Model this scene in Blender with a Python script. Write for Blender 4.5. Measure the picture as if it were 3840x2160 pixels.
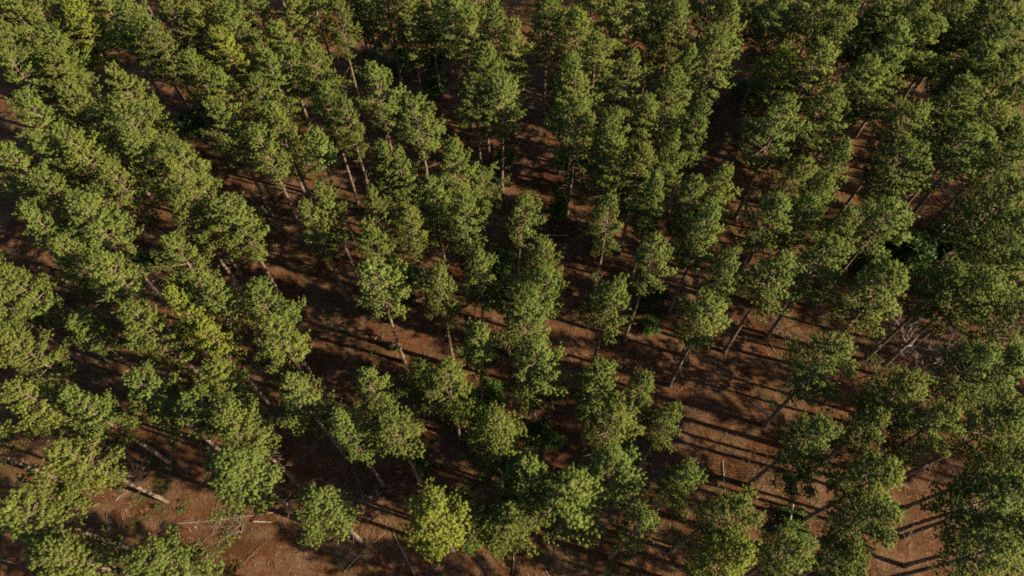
import bpy, math, random
import numpy as np
from math import radians as rad

# ------------------------------------------------------------------ scene, camera, light
for o in list(bpy.data.objects):
    bpy.data.objects.remove(o)
S = bpy.context.scene
C = S.collection
cam_d = bpy.data.cameras.new('camera')
cam = bpy.data.objects.new('camera', cam_d)
C.objects.link(cam)
cam.location = (0, 0, 50)
cam.rotation_euler = (rad(90 - 59.2), 0, 0)
cam_d.lens = 36.0 * 2500 / 3840
cam_d.sensor_width = 36.0
cam_d.clip_end = 2000
S.camera = cam

SUN_EL = rad(29.0)
SUN_AZ = (math.cos(rad(17.8)), -math.sin(rad(17.8)))      # horizontal direction towards the sun
W = bpy.data.worlds.new('World')
S.world = W
W.use_nodes = True
nt = W.node_tree
bg = nt.nodes['Background']
sky = nt.nodes.new('ShaderNodeTexSky')
sky.sky_type = 'NISHITA'
sky.sun_disc = False
sky.sun_elevation = SUN_EL
sky.sun_rotation = math.atan2(SUN_AZ[0], SUN_AZ[1])
nt.links.new(sky.outputs[0], bg.inputs[0])
bg.inputs[1].default_value = 0.052
sd = bpy.data.lights.new('sun', 'SUN')
sd.energy = 5.0
sd.angle = rad(0.6)
sd.color = (1.0, 0.84, 0.56)
sun = bpy.data.objects.new('sun', sd)
C.objects.link(sun)
import mathutils
sun.rotation_euler = mathutils.Vector((SUN_AZ[0] * math.cos(SUN_EL), SUN_AZ[1] * math.cos(SUN_EL), math.sin(SUN_EL))).to_track_quat('Z', 'Y').to_euler()
sun.location = (40, -15, 60)
S.view_settings.view_transform = 'Standard'
S.view_settings.look = 'None'
S.view_settings.exposure = 1.45
S.view_settings.gamma = 1.0
S.cycles.use_denoising = False
S.cycles.filter_width = 1.8
S.cycles.max_bounces = 4
S.cycles.diffuse_bounces = 2
S.cycles.transmission_bounces = 3
S.cycles.glossy_bounces = 1

# ------------------------------------------------------------------ where things stand (metres)
PINES = [
    (-42.31, 49.52, 14.2, 3.91, 0, 0, 'light-green pine cut by the top edge, second from left in the far-left sixth'),
    (-41.04, 50.21, 14.3, 3.91, 0, 0, 'light-green pine cut by the top edge, third from left in the far-left sixth'),
    (-41.9, 46.54, 14.4, 3.86, 0, 0, 'light-green pine, fourth-highest tip in the top far-left part'),
    (-37.8, 45.39, 14.5, 4.31, 0, 0, 'broad light-green pine by the sunlit upper-left gap, fifth-highest tip in the top far-left part'),
    (-36.43, 42.71, 14.3, 4.66, 0, 0, 'broad light-green pine by the sunlit upper-left gap, sixth-highest tip in the top far-left part'),
    (-39.97, 42.45, 14.5, 3.92, 0, 0, 'light-green pine, seventh-highest tip in the top far-left part'),
    (-37.68, 49.88, 13.5, 3.93, 1, 0, 'yellow-green pine by the sunlit upper-left gap, second-highest tip in the top far-left part'),
    (-32.39, 49.56, 14.0, 3.86, 0, 0, 'light-green pine by the sunlit upper-left gap, highest tip in the top far-left part'),
    (-29.77, 47.28, 14.5, 3.93, 0, 0, 'light-green pine by the sunlit upper-left gap, third-highest tip in the top far-left part'),
    (-26.99, 49.27, 14.2, 3.79, 0, 0, 'light-green pine by the sunlit upper-left gap, highest tip in the top left part'),
    (-23.99, 48.72, 14.5, 3.61, 0, 0, 'light-green pine, third-highest tip in the top left part'),
    (-24.52, 46.92, 13.6, 3.39, 1, 0, 'yellow-green pine by the sunlit upper-left gap, fifth-highest tip in the top left part'),
    (-26.04, 43.83, 14.0, 3.46, 0, 0, 'light-green pine by the sunlit upper-left gap, eighth-highest tip in the top left part'),
    (-23.04, 41.44, 13.8, 4.06, 0, 0, 'light-green pine by the long diagonal gap, ninth-highest tip in the top left part'),
    (-19.89, 43.88, 14.1, 3.33, 0, 0, 'light-green pine, seventh-highest tip in the top left part'),
    (-19.69, 46.82, 14.1, 3.6, 0, 0, 'light-green pine, fourth-highest tip in the top left part'),
    (-18.93, 50.94, 13.5, 3.75, 0, 0, 'light-green pine cut by the top edge, third from left in the left sixth'),
    (-15.23, 49.96, 13.7, 3.05, 0, 1, 'light-green pine, second-highest tip in the top left part'),
    (-16.28, 44.61, 13.8, 3.59, 0, 0, 'light-green pine, sixth-highest tip in the top left part'),
    (-31.08, 41.0, 14.5, 3.96, 0, 0, 'light-green pine by the sunlit upper-left gap, eighth-highest tip in the top far-left part'),
    (-34.27, 39.79, 14.3, 4.13, 0, 0, 'light-green pine by the sunlit upper-left gap, ninth-highest tip in the top far-left part'),
    (-37.0, 38.43, 13.7, 4.36, 0, 0, 'broad light-green pine, tenth-highest tip in the top far-left part'),
    (-29.15, 37.31, 14.4, 4.25, 0, 0, 'broad light-green pine by the sunlit upper-left gap, lowest tip in the top far-left part'),
    (-28.33, 34.68, 13.7, 4.05, 0, 0, 'light-green pine by the sunlit upper-left gap, highest tip in the upper far-left part'),
    (-32.28, 34.07, 14.2, 3.98, 0, 0, 'light-green pine, third-highest tip in the upper far-left part'),
    (-36.97, 33.89, 13.6, 3.8, 0, 0, 'light-green pine, fourth-highest tip in the upper far-left part'),
    (-24.47, 33.77, 13.5, 3.91, 0, 0, 'light-green pine by the long diagonal gap, third-highest tip in the upper left part'),
    (-28.59, 31.32, 14.5, 3.56, 0, 0, 'light-green pine, fifth-highest tip in the upper far-left part'),
    (-33.23, 31.42, 13.7, 3.52, 0, 0, 'light-green pine, seventh-highest tip in the upper far-left part'),
    (-19.8, 40.35, 13.7, 3.05, 0, 0, 'light-green pine by the long diagonal gap, tenth-highest tip in the top left part'),
    (-17.69, 36.79, 14.6, 3.27, 0, 0, 'light-green pine by the long diagonal gap, lowest tip in the top left part'),
    (-18.37, 34.16, 14.5, 3.56, 0, 0, 'light-green pine by the long diagonal gap, second-highest tip in the upper left part'),
    (-22.41, 37.65, 13.8, 3.55, 0, 0, 'light-green pine by the long diagonal gap, twelfth-highest tip in the top left part'),
    (-14.53, 39.07, 14.6, 2.91, 0, 0, 'light-green pine, eleventh-highest tip in the top left part'),
    (-14.41, 34.93, 14.1, 3.14, 0, 0, 'light-green pine, highest tip in the upper left part'),
    (-13.02, 29.65, 14.2, 2.79, 0, 0, 'light-green pine by the long diagonal gap, fourth-highest tip in the upper left part'),
    (-34.86, 34.68, 13.7, 3.38, 0, 0, 'light-green pine, second-highest tip in the upper far-left part'),
    (-23.78, 30.97, 14.5, 2.99, 0, 0, 'light-green pine by the long diagonal gap, sixth-highest tip in the upper far-left part'),
    (-8.87, 49.68, 14.3, 4.04, 0, 0, 'mid-green pine cut by the top edge, fifth from left in the centre-left sixth'),
    (-5.4, 49.78, 14.6, 4.02, 0, 1, 'mid-green pine cut by the top edge, seventh from left in the centre-left sixth'),
    (-4.02, 48.21, 14.5, 3.27, 0, 0, 'mid-green pine by the dark upper shrubs, second-highest tip in the top centre-left part'),
    (-1.38, 49.64, 13.8, 3.16, 0, 0, 'mid-green pine by the bare red-earth aisle, highest tip in the top centre-left part'),
    (0.3, 47.37, 13.9, 3.39, 0, 0, 'mid-green pine by the bare red-earth aisle, fourth-highest tip in the top centre-right part'),
    (-2.27, 44.29, 13.7, 4.19, 0, 0, 'mid-green pine by the dark upper shrubs, third-highest tip in the top centre-left part'),
    (-0.96, 40.6, 13.7, 4.31, 0, 1, 'broad mid-green pine by the bare red-earth aisle, fifth-highest tip in the top centre-left part'),
    (-2.9, 41.03, 13.0, 3.57, 0, 1, 'mid-green pine by the dark upper shrubs, sixth-highest tip in the top centre-left part'),
    (-10.92, 41.77, 13.6, 4.25, 0, 1, 'broad mid-green pine by the dark upper shrubs, fourth-highest tip in the top centre-left part'),
    (-7.37, 38.0, 13.8, 4.58, 0, 1, 'broad mid-green pine by the dark upper shrubs, lowest tip in the top centre-left part'),
    (-9.66, 33.48, 14.2, 2.17, 0, 0, 'slim mid-green pine, highest tip in the upper centre-left part'),
    (-8.26, 33.71, 13.5, 2.41, 0, 0, 'slim mid-green pine, third-highest tip in the upper centre-left part'),
    (-4.37, 33.3, 14.2, 3.67, 0, 0, 'mid-green pine, second-highest tip in the upper centre-left part'),
    (-2.44, 34.18, 10.0, 2.77, 0, 0, 'mid-green pine by the lower red-earth aisle, fourth-highest tip in the upper centre-left part'),
    (-5.59, 30.18, 13.9, 2.85, 0, 0, 'mid-green pine, fifth-highest tip in the upper centre-left part'),
    (-10.04, 29.59, 13.8, 2.07, 0, 0, 'slim mid-green pine by the long diagonal gap, sixth-highest tip in the upper centre-left part'),
    (-12.61, 37.62, 14.4, 2.9, 0, 1, 'light-green pine, seventh-highest tip in the top centre-left part'),
    (5.87, 48.52, 14.0, 3.96, 0, 0, 'mid-green pine by the bare red-earth aisle, third-highest tip in the top centre-right part'),
    (8.55, 50.04, 13.8, 4.45, 0, 0, 'broad mid-green pine cut by the top edge, third from left in the centre-right sixth'),
    (7.19, 45.29, 14.0, 4.46, 0, 0, 'broad mid-green pine by the bare red-earth aisle, fifth-highest tip in the top centre-right part'),
    (4.54, 42.6, 14.3, 3.64, 0, 0, 'mid-green pine by the bare red-earth aisle, seventh-highest tip in the top centre-right part'),
    (5.2, 41.16, 13.6, 4.34, 0, 0, 'broad mid-green pine by the bare red-earth aisle, ninth-highest tip in the top centre-right part'),
    (9.32, 42.49, 14.6, 3.52, 0, 0, 'mid-green pine, sixth-highest tip in the top centre-right part'),
    (12.7, 49.4, 13.5, 3.73, 0, 0, 'mid-green pine, second-highest tip in the top centre-right part'),
    (5.09, 37.55, 14.3, 4.55, 0, 0, 'broad mid-green pine by the bare red-earth aisle, tenth-highest tip in the top centre-right part'),
    (7.38, 35.97, 14.4, 3.34, 0, 0, 'mid-green pine by the bare red-earth aisle, lowest tip in the top centre-right part'),
    (7.6, 34.22, 13.5, 3.97, 0, 0, 'mid-green pine by the brown brush tangle, second-highest tip in the upper centre-right part'),
    (11.76, 34.43, 14.4, 2.77, 0, 0, 'mid-green pine, highest tip in the upper centre-right part'),
    (9.6, 33.15, 13.9, 3.24, 0, 0, 'mid-green pine by the brown brush tangle, third-highest tip in the upper centre-right part'),
    (10.36, 30.17, 14.1, 2.54, 0, 0, 'slim mid-green pine by the brown brush tangle, fourth-highest tip in the upper centre-right part'),
    (10.66, 38.32, 13.5, 3.21, 0, 0, 'mid-green pine, eleventh-highest tip in the top centre-right part'),
    (13.17, 41.85, 13.6, 3.7, 0, 0, 'mid-green pine, eighth-highest tip in the top centre-right part'),
    (3.18, 50.44, 13.7, 4.29, 0, 0, 'broad mid-green pine cut by the top edge, leftmost in the centre-right sixth'),
    (13.95, 48.64, 14.6, 3.37, 0, 0, 'mid-green pine, highest tip in the top centre-right part'),
    (-13.43, 53.42, 13.7, 3.57, 0, 0, 'mid-green pine cut by the top edge, third from left in the centre-left sixth'),
    (-10.9, 51.18, 14.3, 4.14, 0, 0, 'mid-green pine cut by the top edge, fourth from left in the centre-left sixth'),
    (18.31, 48.67, 14.5, 3.61, 0, 0, 'dull-green pine, highest tip in the top right part'),
    (16.86, 44.66, 14.5, 4.58, 0, 0, 'broad dull-green pine, third-highest tip in the top right part'),
    (14.49, 44.17, 13.9, 2.87, 0, 0, 'dull-green pine, fifth-highest tip in the top right part'),
    (23.23, 50.2, 13.9, 4.34, 0, 0, 'broad dull-green pine cut by the top edge, third from left in the right sixth'),
    (26.15, 49.59, 14.1, 4.44, 0, 0, 'broad dull-green pine cut by the top edge, rightmost in the right sixth'),
    (28.02, 48.01, 14.4, 4.26, 0, 0, 'broad dull-green pine, second-highest tip in the top right part'),
    (32.16, 50.37, 13.6, 5.05, 0, 0, 'broad dull-green pine cut by the top edge, second from left in the far-right sixth'),
    (34.84, 49.61, 14.3, 4.56, 0, 0, 'broad dull-green pine cut by the top edge, fourth from left in the far-right sixth'),
    (34.55, 47.46, 14.4, 4.68, 0, 0, 'broad dull-green pine, second-highest tip in the top far-right part'),
    (31.57, 46.36, 14.4, 4.6, 0, 0, 'broad dull-green pine, fourth-highest tip in the top far-right part'),
    (22.49, 44.1, 13.5, 4.27, 1, 0, 'small yellow-green pine catching light amid dark pines at upper right'),
    (24.89, 43.39, 14.5, 4.81, 0, 0, 'broad dull-green pine, fourth-highest tip in the top right part'),
    (31.16, 43.95, 13.6, 4.62, 0, 0, 'broad dull-green pine, ninth-highest tip in the top far-right part'),
    (28.48, 42.44, 13.9, 4.61, 0, 0, 'broad dull-green pine, tenth-highest tip in the top far-right part'),
    (24.6, 38.92, 14.2, 4.32, 0, 0, 'broad dull-green pine, seventh-highest tip in the top right part'),
    (20.76, 37.36, 14.5, 5.05, 0, 0, 'broad dull-green pine, eighth-highest tip in the top right part'),
    (14.32, 37.66, 13.9, 3.23, 0, 0, 'dull-green pine, lowest tip in the top right part'),
    (34.69, 39.57, 14.5, 5.6, 0, 0, 'broad dull-green pine, thirteenth-highest tip in the top far-right part'),
    (29.91, 37.02, 14.1, 4.8, 0, 0, 'broad dull-green pine, lowest tip in the top far-right part'),
    (33.7, 35.29, 13.8, 4.4, 0, 0, 'broad dull-green pine by the dark leafy thicket, second-highest tip in the upper far-right part'),
    (24.36, 34.22, 13.8, 3.0, 0, 0, 'dull-green pine, highest tip in the upper right part'),
    (29.41, 33.82, 13.7, 4.64, 0, 0, 'broad dull-green pine by the dark leafy thicket, third-highest tip in the upper far-right part'),
    (21.21, 32.66, 13.6, 3.07, 0, 0, 'dull-green pine, second-highest tip in the upper right part'),
    (15.3, 31.87, 13.7, 3.29, 0, 0, 'dull-green pine, third-highest tip in the upper right part'),
    (22.11, 30.22, 14.3, 2.25, 0, 0, 'slim dull-green pine, fourth-highest tip in the upper right part'),
    (38.23, 43.65, 14.6, 4.08, 0, 0, 'dull-green pine, seventh-highest tip in the top far-right part'),
    (41.1, 44.33, 13.7, 3.82, 0, 0, 'dull-green pine, eighth-highest tip in the top far-right part'),
    (39.92, 40.35, 13.6, 3.65, 0, 0, 'dull-green pine, fourteenth-highest tip in the top far-right part'),
    (36.61, 37.02, 14.6, 4.8, 0, 0, 'broad dull-green pine, fifteenth-highest tip in the top far-right part'),
    (36.62, 33.2, 14.1, 4.05, 0, 0, 'dull-green pine by the dark leafy thicket, fourth-highest tip in the upper far-right part'),
    (41.5, 49.27, 13.9, 4.66, 0, 0, 'broad dull-green pine, highest tip in the top far-right part'),
    (42.52, 47.3, 13.8, 4.46, 0, 0, 'broad dull-green pine, fifth-highest tip in the top far-right part'),
    (12.63, 30.28, 14.2, 1.76, 0, 0, 'slim dull-green pine by the brown brush tangle, fifth-highest tip in the upper right part'),
    (38.83, 50.03, 14.4, 4.55, 0, 0, 'broad dull-green pine cut by the top edge, sixth from left in the far-right sixth'),
    (-32.9, 28.03, 14.0, 2.53, 0, 0, 'slim light-green pine, lowest tip in the upper far-left part'),
    (-29.89, 28.46, 14.0, 4.37, 0, 0, 'broad light-green pine, eighth-highest tip in the upper far-left part'),
    (-29.84, 25.22, 13.6, 3.48, 0, 0, 'light-green pine, second-highest tip in the middle far-left part'),
    (-26.37, 23.44, 14.5, 3.97, 0, 1, 'pine at left with a fan of bare pinkish branches below its top'),
    (-23.13, 29.0, 13.5, 3.5, 0, 0, 'light-green pine by the long diagonal gap, fifth-highest tip in the upper left part'),
    (-19.57, 28.32, 14.0, 3.95, 0, 0, 'light-green pine by the long diagonal gap, sixth-highest tip in the upper left part'),
    (-22.42, 24.67, 14.4, 3.81, 0, 0, 'light-green pine, highest tip in the middle far-left part'),
    (-14.17, 28.48, 13.6, 2.6, 0, 0, 'slim light-green pine by the long diagonal gap, lowest tip in the upper left part'),
    (-23.28, 19.92, 14.3, 3.84, 0, 0, 'light-green pine, eighth-highest tip in the middle far-left part'),
    (-21.44, 21.22, 14.5, 2.53, 1, 0, 'slim yellow-green pine, seventh-highest tip in the middle far-left part'),
    (-18.63, 21.99, 14.2, 2.8, 0, 0, 'light-green pine by the long diagonal gap, highest tip in the middle left part'),
    (-16.34, 21.78, 14.4, 3.45, 0, 0, 'light-green pine by the long diagonal gap, second-highest tip in the middle left part'),
    (-15.07, 19.16, 13.6, 3.61, 0, 0, 'light-green pine by the left-centre sunlit clearing, lowest tip in the middle left part'),
    (-19.26, 19.14, 14.0, 2.64, 1, 0, 'slim yellow-green pine, third-highest tip in the middle left part'),
    (-28.76, 20.66, 11.5, 3.23, 0, 1, 'light-green pine, ninth-highest tip in the middle far-left part'),
    (-32.9, 22.73, 13.7, 3.57, 0, 0, 'light-green pine, fifth-highest tip in the middle far-left part'),
    (-30.87, 18.14, 14.4, 3.57, 0, 0, 'light-green pine, lowest tip in the middle far-left part'),
    (-17.77, 16.26, 13.8, 3.23, 0, 0, 'light-green pine, highest tip in the lower left part'),
    (-22.37, 15.43, 14.0, 3.57, 0, 0, 'light-green pine, highest tip in the lower far-left part'),
    (-12.7, 15.06, 14.6, 3.14, 0, 0, 'light-green pine by the left-centre sunlit clearing, second-highest tip in the lower left part'),
    (-7.21, 27.94, 14.4, 2.77, 0, 0, 'mid-green pine, eighth-highest tip in the upper centre-left part'),
    (-3.19, 28.77, 14.6, 2.99, 0, 0, 'mid-green pine, seventh-highest tip in the upper centre-left part'),
    (0.38, 28.33, 14.0, 2.87, 0, 1, 'slim pine with straight bare trunk standing alone at the very centre of the photo'),
    (-9.44, 26.66, 14.0, 3.2, 0, 0, 'mid-green pine by the long diagonal gap, lowest tip in the upper centre-left part'),
    (-8.77, 22.7, 15.2, 3.92, 0, 1, 'broad pine over the sunlit clearing left of centre, trunk base lit'),
    (-4.66, 22.23, 14.3, 3.17, 0, 1, 'mid-green pine, third-highest tip in the middle centre-left part'),
    (-2.2, 24.1, 14.0, 2.92, 0, 0, 'mid-green pine, highest tip in the middle centre-left part'),
    (1.88, 25.24, 13.8, 2.97, 0, 0, 'mid-green pine by the brown brush tangle, second-highest tip in the middle centre-right part'),
    (2.29, 22.79, 13.9, 3.29, 0, 0, 'mid-green pine by the brown brush tangle, third-highest tip in the middle centre-right part'),
    (0.88, 20.69, 13.7, 4.05, 0, 0, 'mid-green pine, fifth-highest tip in the middle centre-right part'),
    (-2.34, 18.62, 13.9, 2.93, 0, 1, 'mid-green pine by the bright leafy shrub, lowest tip in the middle centre-left part'),
    (6.42, 21.91, 13.2, 3.92, 0, 0, 'pointed pine alone right of centre, between two dark gaps'),
    (9.38, 24.8, 14.6, 3.21, 0, 1, 'mid-green pine by the brown brush tangle, highest tip in the middle centre-right part'),
    (6.91, 28.32, 14.6, 2.22, 0, 1, 'slim high-crowned pine over the brown brush tangle, long thin trunk'),
    (1.64, 17.2, 14.2, 3.87, 0, 0, 'mid-green pine by the bright leafy shrub, lowest tip in the middle centre-right part'),
    (5.36, 16.44, 14.0, 3.56, 0, 0, 'mid-green pine, highest tip in the lower centre-right part'),
    (-3.98, 16.31, 13.9, 3.64, 0, 0, 'mid-green pine by the bright leafy shrub, highest tip in the lower centre-left part'),
    (7.9, 15.63, 13.6, 2.42, 0, 1, 'slim mid-green pine by the sunlit scrub clearing, second-highest tip in the lower centre-right part'),
    (-8.58, 15.42, 13.8, 2.32, 0, 0, 'slim mid-green pine by the left-centre sunlit clearing, third-highest tip in the lower centre-left part'),
    (-6.09, 18.12, 10.0, 2.06, 0, 0, 'slim mid-green pine by the bright leafy shrub, second-highest tip in the lower centre-left part'),
    (-0.25, 23.31, 12.0, 2.53, 0, 0, 'slim mid-green pine, fourth-highest tip in the middle centre-left part'),
    (13.38, 27.37, 14.4, 3.17, 0, 0, 'dull-green pine by the brown brush tangle, lowest tip in the upper right part'),
    (18.29, 28.64, 14.5, 3.57, 0, 0, 'dull-green pine, sixth-highest tip in the upper right part'),
    (20.54, 28.45, 13.9, 2.91, 0, 0, 'dull-green pine, seventh-highest tip in the upper right part'),
    (22.86, 27.41, 14.4, 2.92, 0, 0, 'dull-green pine by the dark leafy thicket, seventh-highest tip in the upper far-right part'),
    (25.98, 27.92, 14.4, 4.1, 0, 1, 'dull-green pine by the dark leafy thicket, sixth-highest tip in the upper far-right part'),
    (21.23, 24.9, 14.3, 4.27, 0, 1, 'broad dull-green pine, highest tip in the middle right part'),
    (17.56, 23.73, 14.2, 4.02, 0, 1, 'dull-green pine, second-highest tip in the middle right part'),
    (13.95, 23.36, 14.3, 2.92, 0, 0, 'dull-green pine, third-highest tip in the middle right part'),
    (12.63, 20.73, 13.9, 4.13, 0, 0, 'dull-green pine, fourth-highest tip in the middle right part'),
    (24.29, 22.08, 14.3, 5.01, 0, 1, 'broad dull-green pine by the grey leafless tree, fourth-highest tip in the middle far-right part'),
    (28.81, 22.86, 13.8, 3.72, 0, 0, 'dull-green pine by the dark leafy thicket, second-highest tip in the middle far-right part'),
    (30.38, 22.47, 14.0, 3.92, 0, 0, 'dull-green pine by the dark leafy thicket, third-highest tip in the middle far-right part'),
    (19.51, 17.3, 14.6, 4.36, 0, 1, 'vivid green pine between sunlit scrub and grey leafless tree'),
    (32.85, 23.89, 14.3, 3.82, 0, 0, 'dull-green pine by the dark leafy thicket, highest tip in the middle far-right part'),
    (28.1, 16.9, 14.3, 3.51, 0, 1, 'dull-green pine by the grey leafless tree, second-highest tip in the lower far-right part'),
    (30.51, 17.19, 13.8, 3.91, 0, 0, 'dull-green pine by the grey leafless tree, highest tip in the lower far-right part'),
    (23.1, 14.98, 14.5, 3.92, 0, 1, 'dull-green pine by the grey leafless tree, third-highest tip in the lower far-right part'),
    (-28.86, 14.68, 14.2, 3.59, 0, 0, 'light-green pine, second-highest tip in the lower far-left part'),
    (-25.91, 14.48, 14.1, 2.94, 0, 0, 'light-green pine, third-highest tip in the lower far-left part'),
    (-25.33, 11.62, 13.8, 3.78, 0, 1, 'pine at lower left with long pale trunk reaching open ground'),
    (-18.45, 14.42, 13.5, 3.77, 0, 0, 'light-green pine, third-highest tip in the lower left part'),
    (-16.1, 13.07, 14.1, 3.53, 0, 0, 'light-green pine, fourth-highest tip in the lower left part'),
    (-14.92, 10.15, 14.8, 4.19, 0, 1, 'broad pine at bottom left, its pale trunk base beside the long thin pole'),
    (-26.79, 8.26, 14.0, 4.8, 0, 1, 'large pine cut by the left edge, second from the bottom corner'),
    (-23.6, 5.65, 13.8, 3.78, 0, 0, 'light-green pine by the open lower-left ground, second-highest tip in the bottom far-left part'),
    (-18.6, 5.42, 14.2, 3.91, 0, 0, 'light-green pine by the open lower-left ground, lowest tip in the bottom far-left part'),
    (-10.71, 8.79, 13.0, 3.76, 0, 1, 'light-green pine by the pale brushwood heap, only pine tip in the bottom left part'),
    (-6.74, 12.84, 14.0, 3.74, 0, 0, 'mid-green pine by the pale brushwood heap, fourth-highest tip in the lower centre-left part'),
    (-9.54, 12.75, 14.4, 2.07, 0, 0, 'slim light-green pine by the pale brushwood heap, fifth-highest tip in the lower left part'),
    (-0.73, 12.42, 14.2, 3.66, 0, 0, 'mid-green pine by the bright leafy shrub, lowest tip in the lower centre-left part'),
    (5.54, 13.33, 14.4, 3.53, 0, 1, 'mid-green pine, third-highest tip in the lower centre-right part'),
    (9.24, 13.66, 13.0, 2.04, 0, 1, 'slim mid-green pine by the sunlit scrub clearing, fourth-highest tip in the lower centre-right part'),
    (0.84, 10.5, 13.9, 3.44, 0, 0, 'mid-green pine by the bright leafy shrub, lowest tip in the lower centre-right part'),
    (3.34, 9.4, 14.2, 4.57, 0, 0, 'broad mid-green pine, highest tip in the bottom centre-right part'),
    (5.84, 10.75, 14.3, 3.65, 0, 0, 'mid-green pine, fifth-highest tip in the lower centre-right part'),
    (-4.16, 8.13, 14.4, 3.94, 1, 0, 'bright yellow-green bushy pine at bottom, left of centre, nearest the camera'),
    (-2.56, 8.73, 10.0, 1.91, 0, 0, 'slim mid-green pine, lowest tip in the bottom centre-left part'),
    (-0.4, 8.35, 12.0, 3.5, 0, 0, 'mid-green pine, second-highest tip in the bottom centre-left part'),
    (6.82, 7.74, 13.9, 2.34, 0, 1, 'slim mid-green pine, lowest tip in the bottom centre-right part'),
    (17.44, 12.73, 13.6, 3.39, 0, 1, 'pine above the dark glossy shrub with pale leaning stem'),
    (21.68, 13.37, 13.0, 3.12, 0, 1, 'dull-green pine by the pale leaning stem, sixth-highest tip in the lower far-right part'),
    (24.87, 13.08, 14.4, 3.55, 0, 1, 'dull-green pine by the grey leafless tree, fourth-highest tip in the lower far-right part'),
    (28.28, 13.0, 14.5, 3.72, 0, 1, 'dull-green pine, fifth-highest tip in the lower far-right part'),
    (20.92, 10.22, 13.4, 4.12, 0, 1, 'dull-green pine by the pale leaning stem, highest tip in the bottom far-right part'),
    (19.63, 8.0, 14.3, 3.8, 0, 1, 'dull-green pine by the pale leaning stem, fourth-highest tip in the bottom far-right part'),
    (26.4, 9.07, 13.0, 4.28, 0, 1, 'broad dull-green pine, third-highest tip in the bottom far-right part'),
    (25.05, 6.14, 14.6, 4.0, 0, 1, 'dull-green pine, sixth-highest tip in the bottom far-right part'),
    (10.16, 10.61, 12.6, 1.85, 0, 0, 'slim dull-green pine by the sunlit scrub clearing, highest tip in the bottom right part'),
    (11.25, 8.23, 15.5, 3.2, 0, 0, 'dull-green pine by the sunlit scrub clearing, second-highest tip in the bottom right part'),
    (11.55, 6.07, 14.6, 3.56, 1, 0, 'yellow-green pine by the pale leaning stem, third-highest tip in the bottom right part'),
    (15.1, 6.13, 12.5, 3.26, 0, 1, 'dull-green pine by the pale leaning stem, lowest tip in the bottom right part'),
    (18.76, 6.23, 11.0, 2.35, 0, 1, 'slim dull-green pine by the pale leaning stem, lowest tip in the bottom far-right part'),
    (-44.58, 51.64, 14.1, 3.98, 0, 0, 'light-green pine cut by the top edge, leftmost in the far-left sixth'),
    (-39.16, 51.8, 14.1, 3.99, 0, 0, 'light-green pine cut by the top edge, fourth from left in the far-left sixth'),
    (-36.5, 52.74, 13.7, 3.97, 0, 0, 'light-green pine cut by the top edge, fifth from left in the far-left sixth'),
    (-30.22, 51.29, 14.4, 3.87, 0, 0, 'light-green pine cut by the top edge, rightmost in the far-left sixth'),
    (-25.99, 51.67, 14.5, 3.83, 0, 0, 'light-green pine cut by the top edge, leftmost in the left sixth'),
    (-22.62, 52.04, 14.0, 3.81, 0, 0, 'light-green pine cut by the top edge, second from left in the left sixth'),
    (-17.46, 52.24, 14.3, 3.77, 0, 0, 'light-green pine cut by the top edge, rightmost in the left sixth'),
    (-14.34, 53.33, 14.3, 3.49, 0, 0, 'light-green pine cut by the top edge, second from left in the centre-left sixth'),
    (-7.4, 52.68, 14.3, 4.19, 0, 0, 'mid-green pine cut by the top edge, sixth from left in the centre-left sixth'),
    (-3.33, 53.23, 13.7, 4.02, 0, 0, 'mid-green pine cut by the top edge, rightmost in the centre-left sixth'),
    (6.95, 52.23, 14.4, 4.16, 0, 0, 'mid-green pine cut by the top edge, second from left in the centre-right sixth'),
    (11.07, 52.19, 14.1, 4.2, 0, 0, 'mid-green pine cut by the top edge, fourth from left in the centre-right sixth'),
    (14.43, 52.24, 14.2, 4.23, 0, 0, 'broad mid-green pine cut by the top edge, rightmost in the centre-right sixth'),
    (17.7, 53.01, 14.0, 4.27, 0, 0, 'broad dull-green pine cut by the top edge, leftmost in the right sixth'),
    (21.03, 52.13, 14.2, 4.28, 0, 0, 'broad dull-green pine cut by the top edge, second from left in the right sixth'),
    (25.52, 52.63, 14.4, 4.33, 0, 0, 'broad dull-green pine cut by the top edge, fourth from left in the right sixth'),
    (29.43, 52.49, 14.2, 4.38, 0, 0, 'broad dull-green pine cut by the top edge, leftmost in the far-right sixth'),
    (34.13, 52.72, 14.3, 4.62, 0, 0, 'broad dull-green pine cut by the top edge, third from left in the far-right sixth'),
    (38.8, 54.43, 13.5, 4.73, 0, 0, 'broad dull-green pine cut by the top edge, fifth from left in the far-right sixth'),
    (43.93, 51.61, 13.7, 4.76, 0, 0, 'broad dull-green pine cut by the top edge, rightmost in the far-right sixth'),
    (38.3, 43.29, 12.5, 4.81, 0, 0, 'broad dull-green pine, twelfth-highest tip in the top far-right part'),
    (39.19, 41.9, 14.0, 4.47, 0, 0, 'broad dull-green pine, eleventh-highest tip in the top far-right part'),
    (40.0, 46.36, 14.2, 4.66, 0, 0, 'broad dull-green pine, sixth-highest tip in the top far-right part'),
    (38.2, 36.15, 13.7, 4.34, 0, 0, 'broad dull-green pine, highest tip in the upper far-right part'),
    (35.01, 29.64, 14.3, 3.95, 0, 0, 'dull-green pine by the dark leafy thicket, fifth-highest tip in the upper far-right part'),
    (34.78, 26.97, 14.2, 4.03, 0, 0, 'dull-green pine by the dark leafy thicket, lowest tip in the upper far-right part'),
    (32.81, 20.62, 13.5, 4.01, 0, 0, 'dull-green pine by the grey leafless tree, lowest tip in the middle far-right part'),
    (28.65, 11.13, 14.0, 3.35, 0, 1, 'dull-green pine, lowest tip in the lower far-right part'),
    (27.84, 9.12, 13.7, 3.59, 0, 1, 'dull-green pine, second-highest tip in the bottom far-right part'),
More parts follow.
